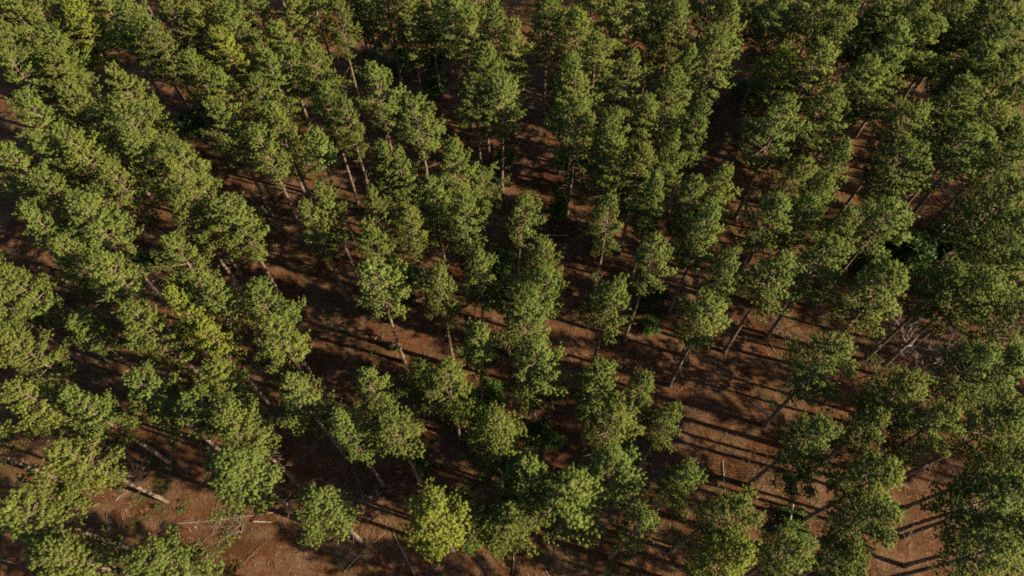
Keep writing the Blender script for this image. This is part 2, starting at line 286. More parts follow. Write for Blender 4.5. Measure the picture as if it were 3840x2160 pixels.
    (27.46, 7.19, 13.6, 3.57, 0, 1, 'dull-green pine, fifth-highest tip in the bottom far-right part'),
    (39.56, 50.33, 12.0, 4.29, 0, 0, 'broad dull-green pine, third-highest tip in the top far-right part'),
    (42.03, 53.51, 13.6, 4.67, 0, 0, 'broad dull-green pine cut by the top edge, seventh from left in the far-right sixth'),
    (-34.7, 22.55, 14.5, 4.3, 0, 0, 'broad light-green pine, fourth-highest tip in the middle far-left part'),
    (-37.24, 22.67, 14.0, 4.21, 0, 1, 'broad light-green pine, sixth-highest tip in the middle far-left part'),
    (-14.82, 58.09, 15.5, 3.4, 0, 0, 'light-green pine cut by the top edge, leftmost in the centre-left sixth'),
    (-32.64, 12.75, 14.0, 3.46, 0, 1, 'light-green pine, fourth-highest tip in the lower far-left part'),
]
PINES_BEYOND = [
    (51.54, 8.42, 13.05, 3.71), (47.31, 12.88, 13.26, 3.45), (44.32, 22.16, 13.49, 4.39), (52.72, 16.25, 13.69, 3.63),
    (51.43, 19.54, 13.64, 3.93), (49.12, 23.81, 14.08, 4.24), (61.49, 9.93, 14.75, 4.09), (60.09, 13.55, 14.36, 4.2),
    (57.09, 16.4, 14.41, 3.43), (55.86, 23.23, 13.33, 3.39), (53.54, 27.32, 13.32, 4.29), (50.33, 31.92, 14.89, 3.34),
    (59.6, 25.3, 14.71, 4.18), (58.11, 29.06, 13.58, 3.4), (55.4, 34.17, 14.11, 4.38), (54.43, 38.45, 14.18, 3.7),
    (59.57, 34.87, 14.39, 4.21), (58.02, 40.88, 14.52, 3.7), (56.79, 44.91, 13.23, 4.28), (61.0, 46.92, 14.75, 3.78),
    (59.26, 52.56, 13.82, 3.69), (-13.0, 1.5, 14.18, 3.34), (-6.5, 2.4, 14.15, 3.2), (-2.5, -1.0, 13.96, 3.15),
    (6.0, 2.2, 13.02, 3.27), (14.5, 1.0, 14.32, 3.25), (27.0, 2.2, 14.35, 3.17), (34.0, 2.0, 13.38, 3.01),
    (20.5, 2.3, 13.65, 3.12), (-20.0, 2.2, 13.17, 3.12), (39.0, 11.5, 14.43, 3.45), (44.0, 9.0, 13.63, 3.06),
    (40.5, 15.5, 13.74, 3.13),  # last three pines added out of view to shade the clearing
]
PINES_BACK = [
    (-59.65, 57.96, 13.59, 3.75), (-54.2, 58.02, 14.11, 3.08), (-51.29, 57.74, 14.25, 2.88), (54.14, 57.7, 14.87, 3.22),
    (60.25, 57.61, 13.39, 2.88), (-57.54, 63.2, 14.92, 3.29), (-51.73, 63.32, 14.26, 3.86), (-48.02, 62.15, 13.64, 3.85),
    (-37.29, 62.37, 14.71, 2.86), (-33.63, 61.98, 13.96, 3.0), (-29.12, 62.08, 14.82, 3.98), (-22.36, 62.36, 13.65, 3.95),
    (-17.93, 62.86, 13.25, 3.05), (-12.12, 62.99, 14.79, 3.52), (-8.19, 62.56, 14.73, 3.17), (-2.91, 61.95, 14.58, 2.81),
    (7.24, 62.69, 14.73, 3.5), (11.37, 62.21, 14.93, 3.89), (16.05, 61.59, 13.37, 2.83), (21.86, 61.68, 14.76, 3.59),
    (26.03, 62.48, 13.78, 3.39), (31.27, 61.73, 13.53, 3.25), (37.55, 62.5, 13.28, 3.65), (42.97, 62.95, 14.62, 2.81),
    (57.51, 62.03, 13.28, 3.27), (61.5, 63.2, 13.73, 3.4), (-59.98, 67.27, 14.94, 3.17), (-54.48, 66.85, 14.21, 2.88),
    (-41.1, 65.95, 14.67, 3.71), (-35.14, 67.04, 13.24, 3.57), (-30.15, 66.83, 13.9, 3.28), (-25.71, 65.9, 13.98, 3.1),
    (-19.47, 67.43, 14.5, 3.35), (-15.69, 66.57, 14.08, 3.56), (-8.8, 65.97, 14.06, 3.39), (-4.44, 67.58, 14.6, 3.55),
    (11.08, 66.57, 14.31, 3.79), (16.21, 67.78, 13.21, 3.18), (19.51, 66.58, 13.46, 3.46), (23.91, 66.41, 14.9, 3.69),
    (29.9, 66.02, 14.92, 3.64), (34.24, 66.47, 14.35, 3.62), (39.38, 67.7, 13.78, 3.11), (45.9, 66.11, 14.43, 3.04),
    (56.15, 66.73, 13.99, 3.54), (59.43, 66.15, 13.89, 3.13),
]
BUSHES = [
    (-31.7, 48.81, 2.4, 5.0, 'd', 'dark leafy bush filling the diagonal gap at upper left'),
    (-40.09, 27.71, 2.0, 4.53, 'd', 'round dark leafy bush beside the long pale trunk at left edge'),
    (-11.5, 56.8, 3.0, 3.79, 'd', 'dark leafy shrub near the top, left one of the pair'),
    (-8.22, 56.45, 3.6, 3.02, 'd', 'tall dark leafy shrub near the top, right one of the pair'),
    (-7.78, 53.12, 2.8, 3.19, 'd', 'dark leafy shrub below the top pair, left of pine trunks'),
    (-0.61, 43.56, 2.4, 3.0, 'm', 'leafy shrub at the trunk foot left of the red-earth aisle'),
    (-1.49, 41.67, 1.8, 2.17, 'd', 'low leafy shrub just below the shrub beside the red-earth aisle'),
    (4.21, 36.88, 4.0, 2.34, 'd', 'tall narrow dark shrub just right of the lone central pine'),
    (-8.67, 30.48, 2.4, 2.32, 'm', 'leafy shrub right of the broad pine over the clearing'),
    (-9.3, 28.29, 2.2, 2.62, 'd', 'dark shrub tucked under the broad pine left of centre'),
    (-3.37, 18.04, 4.6, 3.97, 'b', 'bright green leafy shrub below the centre, lit by sun'),
    (-1.62, 19.25, 2.8, 3.35, 'm', 'mid-green shrub just above and right of the bright shrub'),
    (-2.78, 16.08, 2.2, 2.26, 'd', 'dark shrub just below the bright green shrub'),
    (24.32, 52.97, 2.0, 4.99, 'd', 'very dark bush in the shaded gap at upper right'),
    (49.58, 61.6, 4.5, 6.03, 'd', 'dark leafy tree-like shrub in the top right corner gap'),
    (33.57, 34.46, 3.0, 4.12, 'd', 'dark thicket bush under pine crowns, leftmost at top of the thicket'),
    (34.92, 31.93, 3.4, 4.64, 'd', "dark thicket bush in the thicket's lower left half"),
    (37.75, 33.18, 3.4, 4.78, 'd', 'dark thicket bush in the middle of the thicket'),
    (40.28, 33.25, 3.2, 4.87, 'd', 'dark thicket bush right of the middle one'),
    (41.45, 31.51, 3.0, 4.29, 'd', "dark thicket bush at the thicket's right end"),
    (31.38, 31.16, 2.4, 3.15, 'd', "dark thicket bush at the thicket's left end, lowest"),
    (38.31, 31.24, 3.2, 4.18, 'm', "thicket bush with paler leaf sprays at the thicket's lower edge"),
    (-31.56, 31.9, 1.8, 3.03, 'd', 'dark low bush between two big pines at left'),
    (-6.94, 13.93, 1.8, 1.63, 'd', 'dark leafy shrub right of the twin-topped pine at bottom left'),
    (3.13, 15.97, 1.6, 1.74, 'b', 'small bright shrub in the gap below the centre, right side'),
    (-43.04, 61.78, 1.8, 4.1, 'd', 'dark green bush in the shade of the top left gap'),
    (-45.91, 59.42, 1.4, 4.61, 'm', 'low olive bush on the left side of the upper left gap'),
    (20.18, 9.6, 0.9, 3.21, 'm', 'low green shrub at the foot of the pale leaning stem'),
    (-0.55, 9.43, 0.8, 2.78, 'm', 'low green ground shrub near the bottom, right of the yellow-green pine'),
    (-2.79, 8.8, 0.9, 2.18, 'b', "pale green low shrub hugging the yellow-green pine's right side"),
    (-9.68, 24.01, 0.9, 0.99, 'b', 'tiny bright sapling right of the lit trunk base in the clearing'),
    (22.88, 6.88, 0.9, 3.57, 'm', 'low leafy shrub at the bottom edge, right part'),
    (9.1, 14.87, 0.8, 1.96, 'b', 'olive scrub by the thin leaning trunk, bottom right of centre'),
    (47.43, 60.37, 3.0, 4.74, 'd', 'dark shrub beside the lowest trunks of the top right gap'),
    (50.2, 54.98, 3.0, 5.35, 'd', 'dark shrub in deep shade near the right edge, upper quarter'),
    (45.09, 56.76, 2.0, 3.48, 'd', 'small dark shrub on the lit earth of the top right gap'),
    (28.25, 64.8, 2.0, 3.76, 'd', 'dark shrub near the top, right of the red-earth aisle'),
    (34.18, 50.12, 2.0, 3.41, 'd', 'dark shrub half hidden between crowns at upper right'),
    (43.9, 34.03, 3.0, 3.85, 'd', "dark shrub above the thicket's right end by the edge"),
    (42.16, 35.55, 2.8, 3.54, 'd', "dark shrub along the thicket's upper right rim"),
    (42.23, 28.34, 2.5, 3.66, 'd', 'dark shrub at the right edge above the greyish-brown leafless tree'),
    (-1.02, 31.85, 2.4, 3.02, 'd', 'dark shrub in shade just below the lone central pine'),
    (2.13, 16.63, 2.0, 2.26, 'd', 'dark shrub in the lower centre gap, left of the small bright one'),
    (0.12, 13.71, 2.0, 2.63, 'd', 'dark shrub in deep shade of the lower centre pines'),
    (0.3, 10.81, 1.6, 2.39, 'd', 'dark shrub low in the bottom centre gap'),
    (-14.86, 58.43, 2.0, 3.09, 'd', 'dark shrub at the foot of the bare trunk near the top'),
    (4.89, 54.34, 2.0, 2.48, 'd', 'narrow dark shrub on the right side of the red-earth aisle'),
    (11.93, 28.22, 2.0, 2.3, 'd', 'dark shrub behind a leaning trunk right of centre'),
    (11.5, 25.82, 1.5, 2.02, 'm', 'mid-green shrub below the leaning trunk right of centre'),
]
LEAFLESS = [
    (31.82, 23.23, 4.6, 7.58, 'g', 'grey leafless tree with curled twigs between the dark pines at right'),
    (39.68, 25.13, 4.6, 7.38, 'g', 'greyish-brown leafless tree near the right edge below the thicket'),
    (7.2, 33.16, 1.8, 5.09, 'n', 'brown tangle of dry brush right of the centre'),
    (-9.96, 11.5, 1.3, 3.57, 'p', 'pale heap of fallen brushwood left of the yellow-green pine'),
    (-28.03, 13.37, 0.9, 2.99, 'p', 'small brushwood heap beside the long pale trunk at lower left'),
    (29.08, 21.75, 1.5, 3.15, 'n', "brown leafless shrub left of the grey leafless tree's foot"),
    (-19.53, 9.88, 0.9, 2.45, 'p', 'brushwood under the low branch at bottom left'),
    (18.25, 13.79, 1.4, 3.01, 'n', 'brown dry shrub on the scrub clearing by a leaning dark trunk'),
    (9.81, 13.33, 1.2, 1.75, 'n', 'small dry brush clump at the foot of a thin trunk'),
    (22.73, 25.78, 0.7, 2.84, 'p', 'scattered dry brush on the sunlit strip at right'),
]
STICKS = [
    (2.82, 35.38, 5.0, 35.26, 0.07, 'pale fallen log lying crosswise right of the lone central pine'),
    (-25.08, 10.04, -17.39, 10.82, 0.036, 'very long thin pale pole lying across the open ground at lower left'),
    (-18.8, 10.19, -17.4, 10.13, 0.07, 'short thick pale log below the long thin pole'),
    (-2.53, 38.81, -1.8, 37.34, 0.05, 'thin stick on the shaded aisle left of the lone central pine'),
    (-2.01, 39.68, -1.91, 37.88, 0.045, 'second stick upright in view beside the thin aisle stick'),
    (8.65, 11.41, 11.02, 11.31, 0.05, 'pale thin log at lower right near a leaning trunk'),
    (-11.69, 6.73, -9.09, 9.33, 0.035, 'long dark thin pole on the lit ground at bottom left of centre'),
    (-8.53, 9.42, -6.7, 6.53, 0.05, 'curved fallen branch running off the bottom edge'),
    (18.87, 19.24, 20.22, 18.09, 0.045, 'thin pale stick on the sunlit scrub clearing'),
    (-12.35, 24.66, -12.13, 25.21, 0.04, 'short stick on the sunlit clearing, left of a pair'),
    (-11.52, 24.66, -11.25, 25.21, 0.04, 'short stick on the sunlit clearing, right of a pair'),
    (0.11, 8.34, 0.04, 6.6, 0.045, 'upright-lying pale branch on the lit ground at bottom centre'),
    (2.28, 6.94, 2.64, 6.43, 0.05, 'short stick at the bottom edge right of centre'),
    (21.48, 24.47, 21.96, 23.32, 0.04, 'thin stick in the shaded strip at right'),
    (-29.11, 11.65, -28.44, 12.51, 0.04, 'grey stick leaning over the lit ground by the long pale trunk'),
    (-34.54, 12.7, -34.34, 13.39, 0.05, 'broken pale stick at far lower left'),
    (15.75, 13.0, 15.95, 14.69, 0.06, 'broken pale branch piece left on the scrub clearing'),
    (0.0, 21.68, 0.51, 21.08, 0.06, 'long piece of the pale crossed sticks below the centre'),
    (0.0, 21.49, 0.54, 21.5, 0.06, 'short piece of the pale crossed sticks below the centre'),
    (-35.77, 7.55, -34.64, 7.29, 0.05, 'pale stick in the bottom left corner'),
    (25.96, 29.6, 26.99, 31.51, 0.04, 'pale stick among trunks at right of centre'),
    (-1.32, 47.98, -3.94, 46.2, 0.05, 'grey fallen branch in the shade left of the red-earth aisle'),
]
BARE_SOIL = [
    ((19.6, 25.0), (11.4, 14.8), 1.6),
    ((11.4, 14.8), (5.9, 10.5), 1.5),
    ((3.1, 57.9), (2.1, 44.6), 1.3),
    ((-16.2, 53.9), (-14.2, 44.6), 1.0),
    ((-2.3, 38.9), (-1.7, 35.4), 1.2),
    ((4.9, 27.5), (4.7, 23.1), 1.0),
]

# ------------------------------------------------------------------ helpers
def tag(o, label=None, cat=None, group=None, kind=None):
    if label: o['label'] = label
    if cat: o['category'] = cat
    if group: o['group'] = group
    if kind: o['kind'] = kind
    return o

def link(name, data, parent=None):
    o = bpy.data.objects.new(name, data)
    C.objects.link(o)
    if parent is not None: o.parent = parent
    return o

def ground_z(x, y):
    return (0.16 * np.sin(x * 0.21 + 0.6) * np.cos(y * 0.17 + 1.1) + 0.07 * np.sin(x * 0.73 + y * 0.41)
            + 0.05 * np.sin(y * 0.9 - x * 0.33 + 2.0) + 0.025 * np.sin(x * 2.3 + 1.7 * np.sin(y * 1.1)) * np.cos(y * 2.6))

class MB:
    """numpy mesh collector"""
    def __init__(s):
        s.v = []; s.f = []; s.n = 0; s.c = []; s.nr = []
    def add(s, v, f, c=0.5):
        v = np.asarray(v, float).reshape(-1, 3); f = np.asarray(f, int)
        s.v.append(v); s.f.append(f + s.n); s.n += len(v)
        s.c.append(np.broadcast_to(np.asarray(c, float), (len(v),)) if np.ndim(c) < 2 else c)
    def tube(s, pts, rads, sides=6, c=0.5, cap=True):
        pts = np.asarray(pts, float); k = len(pts)
        d = np.gradient(pts, axis=0); d /= np.linalg.norm(d, axis=1)[:, None] + 1e-9
        ref = np.array([0.0, 0, 1]) if abs(d[0][2]) < 0.8 else np.array([1.0, 0, 0])
        a = np.cross(d, ref); a /= np.linalg.norm(a, axis=1)[:, None] + 1e-9
        b = np.cross(d, a)
        th = np.arange(sides) * 2 * np.pi / sides
        r = np.asarray(rads, float)[:, None, None]
        v = pts[:, None, :] + r * (a[:, None, :] * np.cos(th)[None, :, None] + b[:, None, :] * np.sin(th)[None, :, None])
        f = []
        for i in range(k - 1):
            for j in range(sides):
                j2 = (j + 1) % sides
                f.append((i * sides + j, i * sides + j2, (i + 1) * sides + j2)); f.append((i * sides + j, (i + 1) * sides + j2, (i + 1) * sides + j))
        v = v.reshape(-1, 3)
        if cap:
            v = np.vstack([v, pts[0], pts[-1]]); n = k * sides
            for j in range(sides):
                j2 = (j + 1) % sides
                f.append((n, j2, j)); f.append((n + 1, (k - 1) * sides + j, (k - 1) * sides + j2))
        s.add(v, f, c)
    def mesh(s, name, mat, smooth=True):
        v = np.vstack(s.v); f = np.vstack(s.f); c = np.concatenate(s.c)
        me = bpy.data.meshes.new(name)
        me.vertices.add(len(v)); me.vertices.foreach_set('co', v.astype(np.float32).ravel())
        me.loops.add(f.size); me.loops.foreach_set('vertex_index', f.astype(np.int32).ravel())
        me.polygons.add(len(f)); me.polygons.foreach_set('loop_start', np.arange(0, f.size, 3, dtype=np.int32))
        me.polygons.foreach_set('loop_total', np.full(len(f), 3, np.int32))
        at = me.attributes.new('vary', 'FLOAT', 'POINT'); at.data.foreach_set('value', c.astype(np.float32))
        me.update(calc_edges=True); me.validate()
        me.polygons.foreach_set('use_smooth', np.full(len(f), smooth))
        if s.nr: me.normals_split_custom_set_from_vertices(np.vstack(s.nr).astype(np.float32))
        me.materials.append(mat)
        return me

# ------------------------------------------------------------------ materials
def new_mat(name):
    m = bpy.data.materials.new(name); m.use_nodes = True
    n = m.node_tree.nodes; n.clear()
    out = n.new('ShaderNodeOutputMaterial')
    return m, n, m.node_tree.links, out

def ramp(n, stops):
    r = n.new('ShaderNodeValToRGB'); e = r.color_ramp.elements
    while len(e) < len(stops): e.new(0.5)
    for q, (p, c) in zip(e, stops): q.position = p; q.color = (*c, 1)
    return r

def foliage_mat(name, stops, transl=0.25, rough=0.55, tree_tint=True):
    m, n, l, out = new_mat(name)
    at = n.new('ShaderNodeAttribute'); at.attribute_name = 'vary'
    r = ramp(n, stops); l.new(at.outputs['Fac'], r.inputs[0])
    col = r.outputs[0]
    if tree_tint:
        oi = n.new('ShaderNodeObjectInfo')
        mx = n.new('ShaderNodeMix'); mx.data_type = 'RGBA'; mx.blend_type = 'MULTIPLY'; mx.inputs[0].default_value = 1
        l.new(col, mx.inputs[6]); l.new(oi.outputs['Color'], mx.inputs[7]); col = mx.outputs[2]
    p = n.new('ShaderNodeBsdfPrincipled'); p.inputs['Roughness'].default_value = rough
    p.inputs['Specular IOR Level'].default_value = 0.12
    l.new(col, p.inputs['Base Color'])
    t = n.new('ShaderNodeBsdfTranslucent'); l.new(col, t.inputs['Color'])
    ms = n.new('ShaderNodeMixShader'); ms.inputs[0].default_value = transl
    l.new(p.outputs[0], ms.inputs[1]); l.new(t.outputs[0], ms.inputs[2]); l.new(ms.outputs[0], out.inputs[0])
    return m

M_NEEDLE = foliage_mat('pine_needles', [(0.0, (0.064, 0.078, 0.017)), (0.4, (0.130, 0.164, 0.034)), (0.75, (0.192, 0.230, 0.050)), (1.0, (0.28, 0.30, 0.078))], 0.42)
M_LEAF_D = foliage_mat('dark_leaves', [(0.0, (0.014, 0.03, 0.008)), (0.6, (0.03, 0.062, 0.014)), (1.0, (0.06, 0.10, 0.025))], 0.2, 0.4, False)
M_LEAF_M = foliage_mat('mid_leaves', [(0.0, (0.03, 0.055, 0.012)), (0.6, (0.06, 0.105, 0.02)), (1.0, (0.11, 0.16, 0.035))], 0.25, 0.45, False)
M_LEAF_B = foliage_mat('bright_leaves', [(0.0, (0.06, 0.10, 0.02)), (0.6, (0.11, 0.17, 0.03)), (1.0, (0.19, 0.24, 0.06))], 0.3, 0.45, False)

def bark_mat(name, c1, c2, c3, scale=9.0):
    m, n, l, out = new_mat(name)
    tc = n.new('ShaderNodeTexCoord'); mp = n.new('ShaderNodeMapping'); mp.inputs['Scale'].default_value = (1, 1, 0.28)
    l.new(tc.outputs['Object'], mp.inputs[0])
    ns = n.new('ShaderNodeTexNoise'); ns.inputs['Scale'].default_value = scale; ns.inputs['Detail'].default_value = 5
    vo = n.new('ShaderNodeTexVoronoi'); vo.inputs['Scale'].default_value = scale * 1.6
    l.new(mp.outputs[0], ns.inputs['Vector']); l.new(mp.outputs[0], vo.inputs['Vector'])
    r = ramp(n, [(0.3, c1), (0.52, c2), (0.72, c3)]); l.new(ns.outputs[0], r.inputs[0])
    p = n.new('ShaderNodeBsdfPrincipled'); p.inputs['Roughness'].default_value = 0.9; p.inputs['Specular IOR Level'].default_value = 0.1
    l.new(r.outputs[0], p.inputs['Base Color'])
    b = n.new('ShaderNodeBump'); b.inputs['Strength'].default_value = 0.6; b.inputs['Distance'].default_value = 0.04
    l.new(vo.outputs['Distance'], b.inputs['Height']); l.new(b.outputs[0], p.inputs['Normal'])
    l.new(p.outputs[0], out.inputs[0])
    return m

M_BARK = bark_mat('pine_bark', (0.045, 0.030, 0.023), (0.13, 0.09, 0.069), (0.26, 0.21, 0.175))
M_TWIG = bark_mat('pine_twig_bark', (0.090, 0.060, 0.041), (0.165, 0.116, 0.083), (0.225, 0.173, 0.135), 14)
M_GREY = bark_mat('grey_dead_wood', (0.15, 0.12, 0.115), (0.26, 0.215, 0.205), (0.36, 0.31, 0.30), 14)
M_DULL = bark_mat('weathered_brushwood', (0.09, 0.065, 0.052), (0.16, 0.12, 0.095), (0.24, 0.19, 0.155), 14)
M_PALE = bark_mat('pale_dead_wood', (0.158, 0.115, 0.086), (0.274, 0.209, 0.158), (0.374, 0.310, 0.252), 14)
M_BROWN = bark_mat('brown_dry_brush', (0.068, 0.038, 0.026), (0.128, 0.075, 0.053), (0.195, 0.128, 0.090), 14)
M_STEM = bark_mat('pale_smooth_bark', (0.208, 0.168, 0.136), (0.336, 0.280, 0.232), (0.440, 0.384, 0.328), 10)

def litter_mat(name, stops):
    m, n, l, out = new_mat(name)
    at = n.new('ShaderNodeAttribute'); at.attribute_name = 'vary'
    r = ramp(n, stops); l.new(at.outputs['Fac'], r.inputs[0])
    p = n.new('ShaderNodeBsdfPrincipled'); p.inputs['Roughness'].default_value = 0.85; p.inputs['Specular IOR Level'].default_value = 0.1
    l.new(r.outputs[0], p.inputs['Base Color']); l.new(p.outputs[0], out.inputs[0])
    return m
M_LITTER = litter_mat('fallen_needle_straw', [(0.0, (0.0504, 0.0202, 0.0108)), (0.5, (0.1368, 0.0612, 0.0302)), (0.85, (0.2160, 0.1116, 0.0562)), (1.0, (0.2880, 0.1944, 0.1152))])
M_WEED = litter_mat('weed_leaves', [(0.0, (0.0360, 0.0504, 0.0130)), (0.6, (0.0720, 0.0900, 0.0216)), (1.0, (0.1440, 0.1368, 0.0432))])

def ground_mat():
    m, n, l, out = new_mat('forest_floor')
    tc = n.new('ShaderNodeTexCoord')
    def noise(scale, detail=6, dist=0.0, vec=None, rough=0.6):
        q = n.new('ShaderNodeTexNoise'); q.inputs['Scale'].default_value = scale; q.inputs['Detail'].default_value = detail
        q.inputs['Distortion'].default_value = dist; q.inputs['Roughness'].default_value = rough
        l.new(vec if vec else tc.outputs['Object'], q.inputs['Vector']); return q
    def mix(a, b, fac):
        q = n.new('ShaderNodeMix'); q.data_type = 'RGBA'
        l.new(fac, q.inputs[0]); l.new(a, q.inputs[6]); l.new(b, q.inputs[7]); return q.outputs[2]
    fine = noise(5.5, 9, 0.8, rough=0.75)
    big = noise(0.16, 4, 0.4)
    mid = noise(0.75, 5, 0.7)
    mp = n.new('ShaderNodeMapping'); mp.inputs['Scale'].default_value = (14, 3.0, 3); mp.inputs['Rotation'].default_value = (0, 0, 0.7)
    l.new(tc.outputs['Object'], mp.inputs[0])
    fib = noise(1.0, 6, 1.6, mp.outputs[0], 0.7)
    straw = ramp(n, [(0.3, (0.0208, 0.0083, 0.0040)), (0.46, (0.0713, 0.0278, 0.0128)), (0.58, (0.1188, 0.0516, 0.0249)), (0.72, (0.2020, 0.1032, 0.0532))])
    l.new(fine.outputs[0], straw.inputs[0])
    straw2 = ramp(n, [(0.32, (0.0297, 0.0113, 0.0053)), (0.52, (0.0950, 0.0396, 0.0191)), (0.72, (0.1901, 0.1005, 0.0523))])
    l.new(fib.outputs[0], straw2.inputs[0])
    f1 = ramp(n, [(0.4, (0, 0, 0)), (0.6, (1, 1, 1))]); l.new(mid.outputs[0], f1.inputs[0])
    c = mix(straw.outputs[0], straw2.outputs[0], f1.outputs[0])
    humus = ramp(n, [(0.3, (0.0208, 0.0083, 0.0044)), (0.7, (0.0713, 0.0299, 0.0150))]); l.new(fine.outputs[0], humus.inputs[0])
    f2 = ramp(n, [(0.47, (0, 0, 0)), (0.63, (0.75, 0.75, 0.75))]); l.new(big.outputs[0], f2.inputs[0])
    c = mix(c, humus.outputs[0], f2.outputs[0])
    tan = ramp(n, [(0.3, (0.0558, 0.0302, 0.0176)), (0.48, (0.1152, 0.0672, 0.0400)), (0.6, (0.1710, 0.1025, 0.0624)), (0.72, (0.2610, 0.1722, 0.1120))]); l.new(fine.outputs[0], tan.inputs[0])
    tn = noise(0.42, 7, 1.2, rough=0.65); f5 = ramp(n, [(0.45, (0, 0, 0)), (0.6, (0.85, 0.85, 0.85))]); l.new(tn.outputs[0], f5.inputs[0])
    c = mix(c, tan.outputs[0], f5.outputs[0])
    g = noise(0.33, 6, 0.9); g2 = noise(3.3, 6, 0.5)
    mm = n.new('ShaderNodeMath'); mm.operation = 'MULTIPLY'; l.new(g.outputs[0], mm.inputs[0]); l.new(g2.outputs[0], mm.inputs[1])
    f3 = ramp(n, [(0.29, (0, 0, 0)), (0.37, (0.65, 0.65, 0.65))]); l.new(mm.outputs[0], f3.inputs[0])
    green = ramp(n, [(0.3, (0.0208, 0.0207, 0.0053)), (0.7, (0.10, 0.10, 0.03))]); l.new(fine.outputs[0], green.inputs[0])
    c = mix(c, green.outputs[0], f3.outputs[0])
    at = n.new('ShaderNodeAttribute'); at.attribute_name = 'vary'
    soil = ramp(n, [(0.3, (0.0495, 0.0252, 0.0168)), (0.5, (0.0945, 0.0504, 0.0360)), (0.72, (0.1620, 0.0966, 0.0720))]); l.new(fine.outputs[0], soil.inputs[0])
    pm = n.new('ShaderNodeMath'); pm.operation = 'MULTIPLY_ADD'; l.new(mid.outputs[0], pm.inputs[0]); pm.inputs[1].default_value = 1.2; l.new(at.outputs['Fac'], pm.inputs[2])
    f4 = ramp(n, [(0.78, (0, 0, 0)), (1.0, (0.75, 0.75, 0.75))])
    dv = n.new('ShaderNodeMath'); dv.operation = 'MULTIPLY'; l.new(pm.outputs[0], dv.inputs[0]); dv.inputs[1].default_value = 0.75; l.new(dv.outputs[0], f4.inputs[0])
    c = mix(c, soil.outputs[0], f4.outputs[0])
    p = n.new('ShaderNodeBsdfPrincipled'); p.inputs['Roughness'].default_value = 0.95; p.inputs['Specular IOR Level'].default_value = 0.05
    l.new(c, p.inputs['Base Color'])
    b = n.new('ShaderNodeBump'); b.inputs['Strength'].default_value = 1.0; b.inputs['Distance'].default_value = 0.12
    ad = n.new('ShaderNodeMath'); ad.operation = 'ADD'; l.new(fine.outputs[0], ad.inputs[0]); l.new(fib.outputs[0], ad.inputs[1])
    l.new(ad.outputs[0], b.inputs['Height']); l.new(b.outputs[0], p.inputs['Normal'])
    l.new(p.outputs[0], out.inputs[0])
    return m

# ------------------------------------------------------------------ ground
def build_ground():
    inner = np.arange(-80, 80.01, 0.8); far = np.array([90, 110, 150, 220, 350, 600.0])
    xs = np.concatenate([-far[::-1], inner, far]); ys = np.concatenate([-far[::-1] + 35, inner + 35, far + 35])
    X, Y = np.meshgrid(xs, ys, indexing='xy'); Z = ground_z(X, Y)
    v = np.stack([X, Y, Z], -1).reshape(-1, 3); nx, ny = len(xs), len(ys)
    i = np.arange((ny - 1) * nx).reshape(ny - 1, nx)[:, :-1].ravel()
    f = np.vstack([np.stack([i, i + 1, i + nx + 1], 1), np.stack([i, i + nx + 1, i + nx], 1)])
    bare = np.zeros(len(v))
    for (ax, ay), (bx, by), wd in BARE_SOIL:
        d = np.array([bx - ax, by - ay]); q = v[:, :2] - [ax, ay]; u = np.clip((q @ d) / (d @ d), 0, 1)
        bare = np.maximum(bare, 0.8 * np.exp(-(((q - u[:, None] * d) ** 2).sum(1)) / wd ** 2))
    mb = MB(); mb.add(v, f, bare)
    tag(link('ground', mb.mesh('ground', ground_mat())), kind='structure')
build_ground()

# ------------------------------------------------------------------ pines
PHI = (1 + 5 ** 0.5) / 2
ICO_V = np.array([(-1, PHI, 0), (1, PHI, 0), (-1, -PHI, 0), (1, -PHI, 0), (0, -1, PHI), (0, 1, PHI), (0, -1, -PHI), (0, 1, -PHI), (PHI, 0, -1), (PHI, 0, 1), (-PHI, 0, -1), (-PHI, 0, 1)]) / math.sqrt(1 + PHI * PHI)
ICO_F = np.array([(0, 11, 5), (0, 5, 1), (0, 1, 7), (0, 7, 10), (0, 10, 11), (1, 5, 9), (5, 11, 4), (11, 10, 2), (10, 7, 6), (7, 1, 8), (3, 9, 4), (3, 4, 2), (3, 2, 6), (3, 6, 8), (3, 8, 9), (4, 9, 5), (2, 4, 11), (6, 2, 10), (8, 6, 7), (9, 8, 1)])

def norm(a): return a / (np.linalg.norm(a, axis=-1, keepdims=True) + 1e-9)

def grow(mb, rng, p, d, L, r, depth, spread, up):
    n = 4; pts = [p]; q = p.copy(); dd = d.copy()
    for i in range(n):
        dd = norm(dd + rng.normal(0, 0.16, 3) + np.array([0, 0, up])); q = q + dd * L / n; pts.append(q.copy())
    mb.tube(pts, np.linspace(r, r * 0.55, n + 1), 5 if depth > 2 else 4 if depth > 1 else 3, cap=False)
    if depth == 0: return
    for k in range(rng.integers(3, 5)):
        i = rng.integers(2, n + 1)
        nd = norm(dd + norm(rng.normal(size=3)) * spread)
        grow(mb, rng, pts[i], nd, L * rng.uniform(0.55, 0.82), r * 0.56, depth - 1, spread, up)

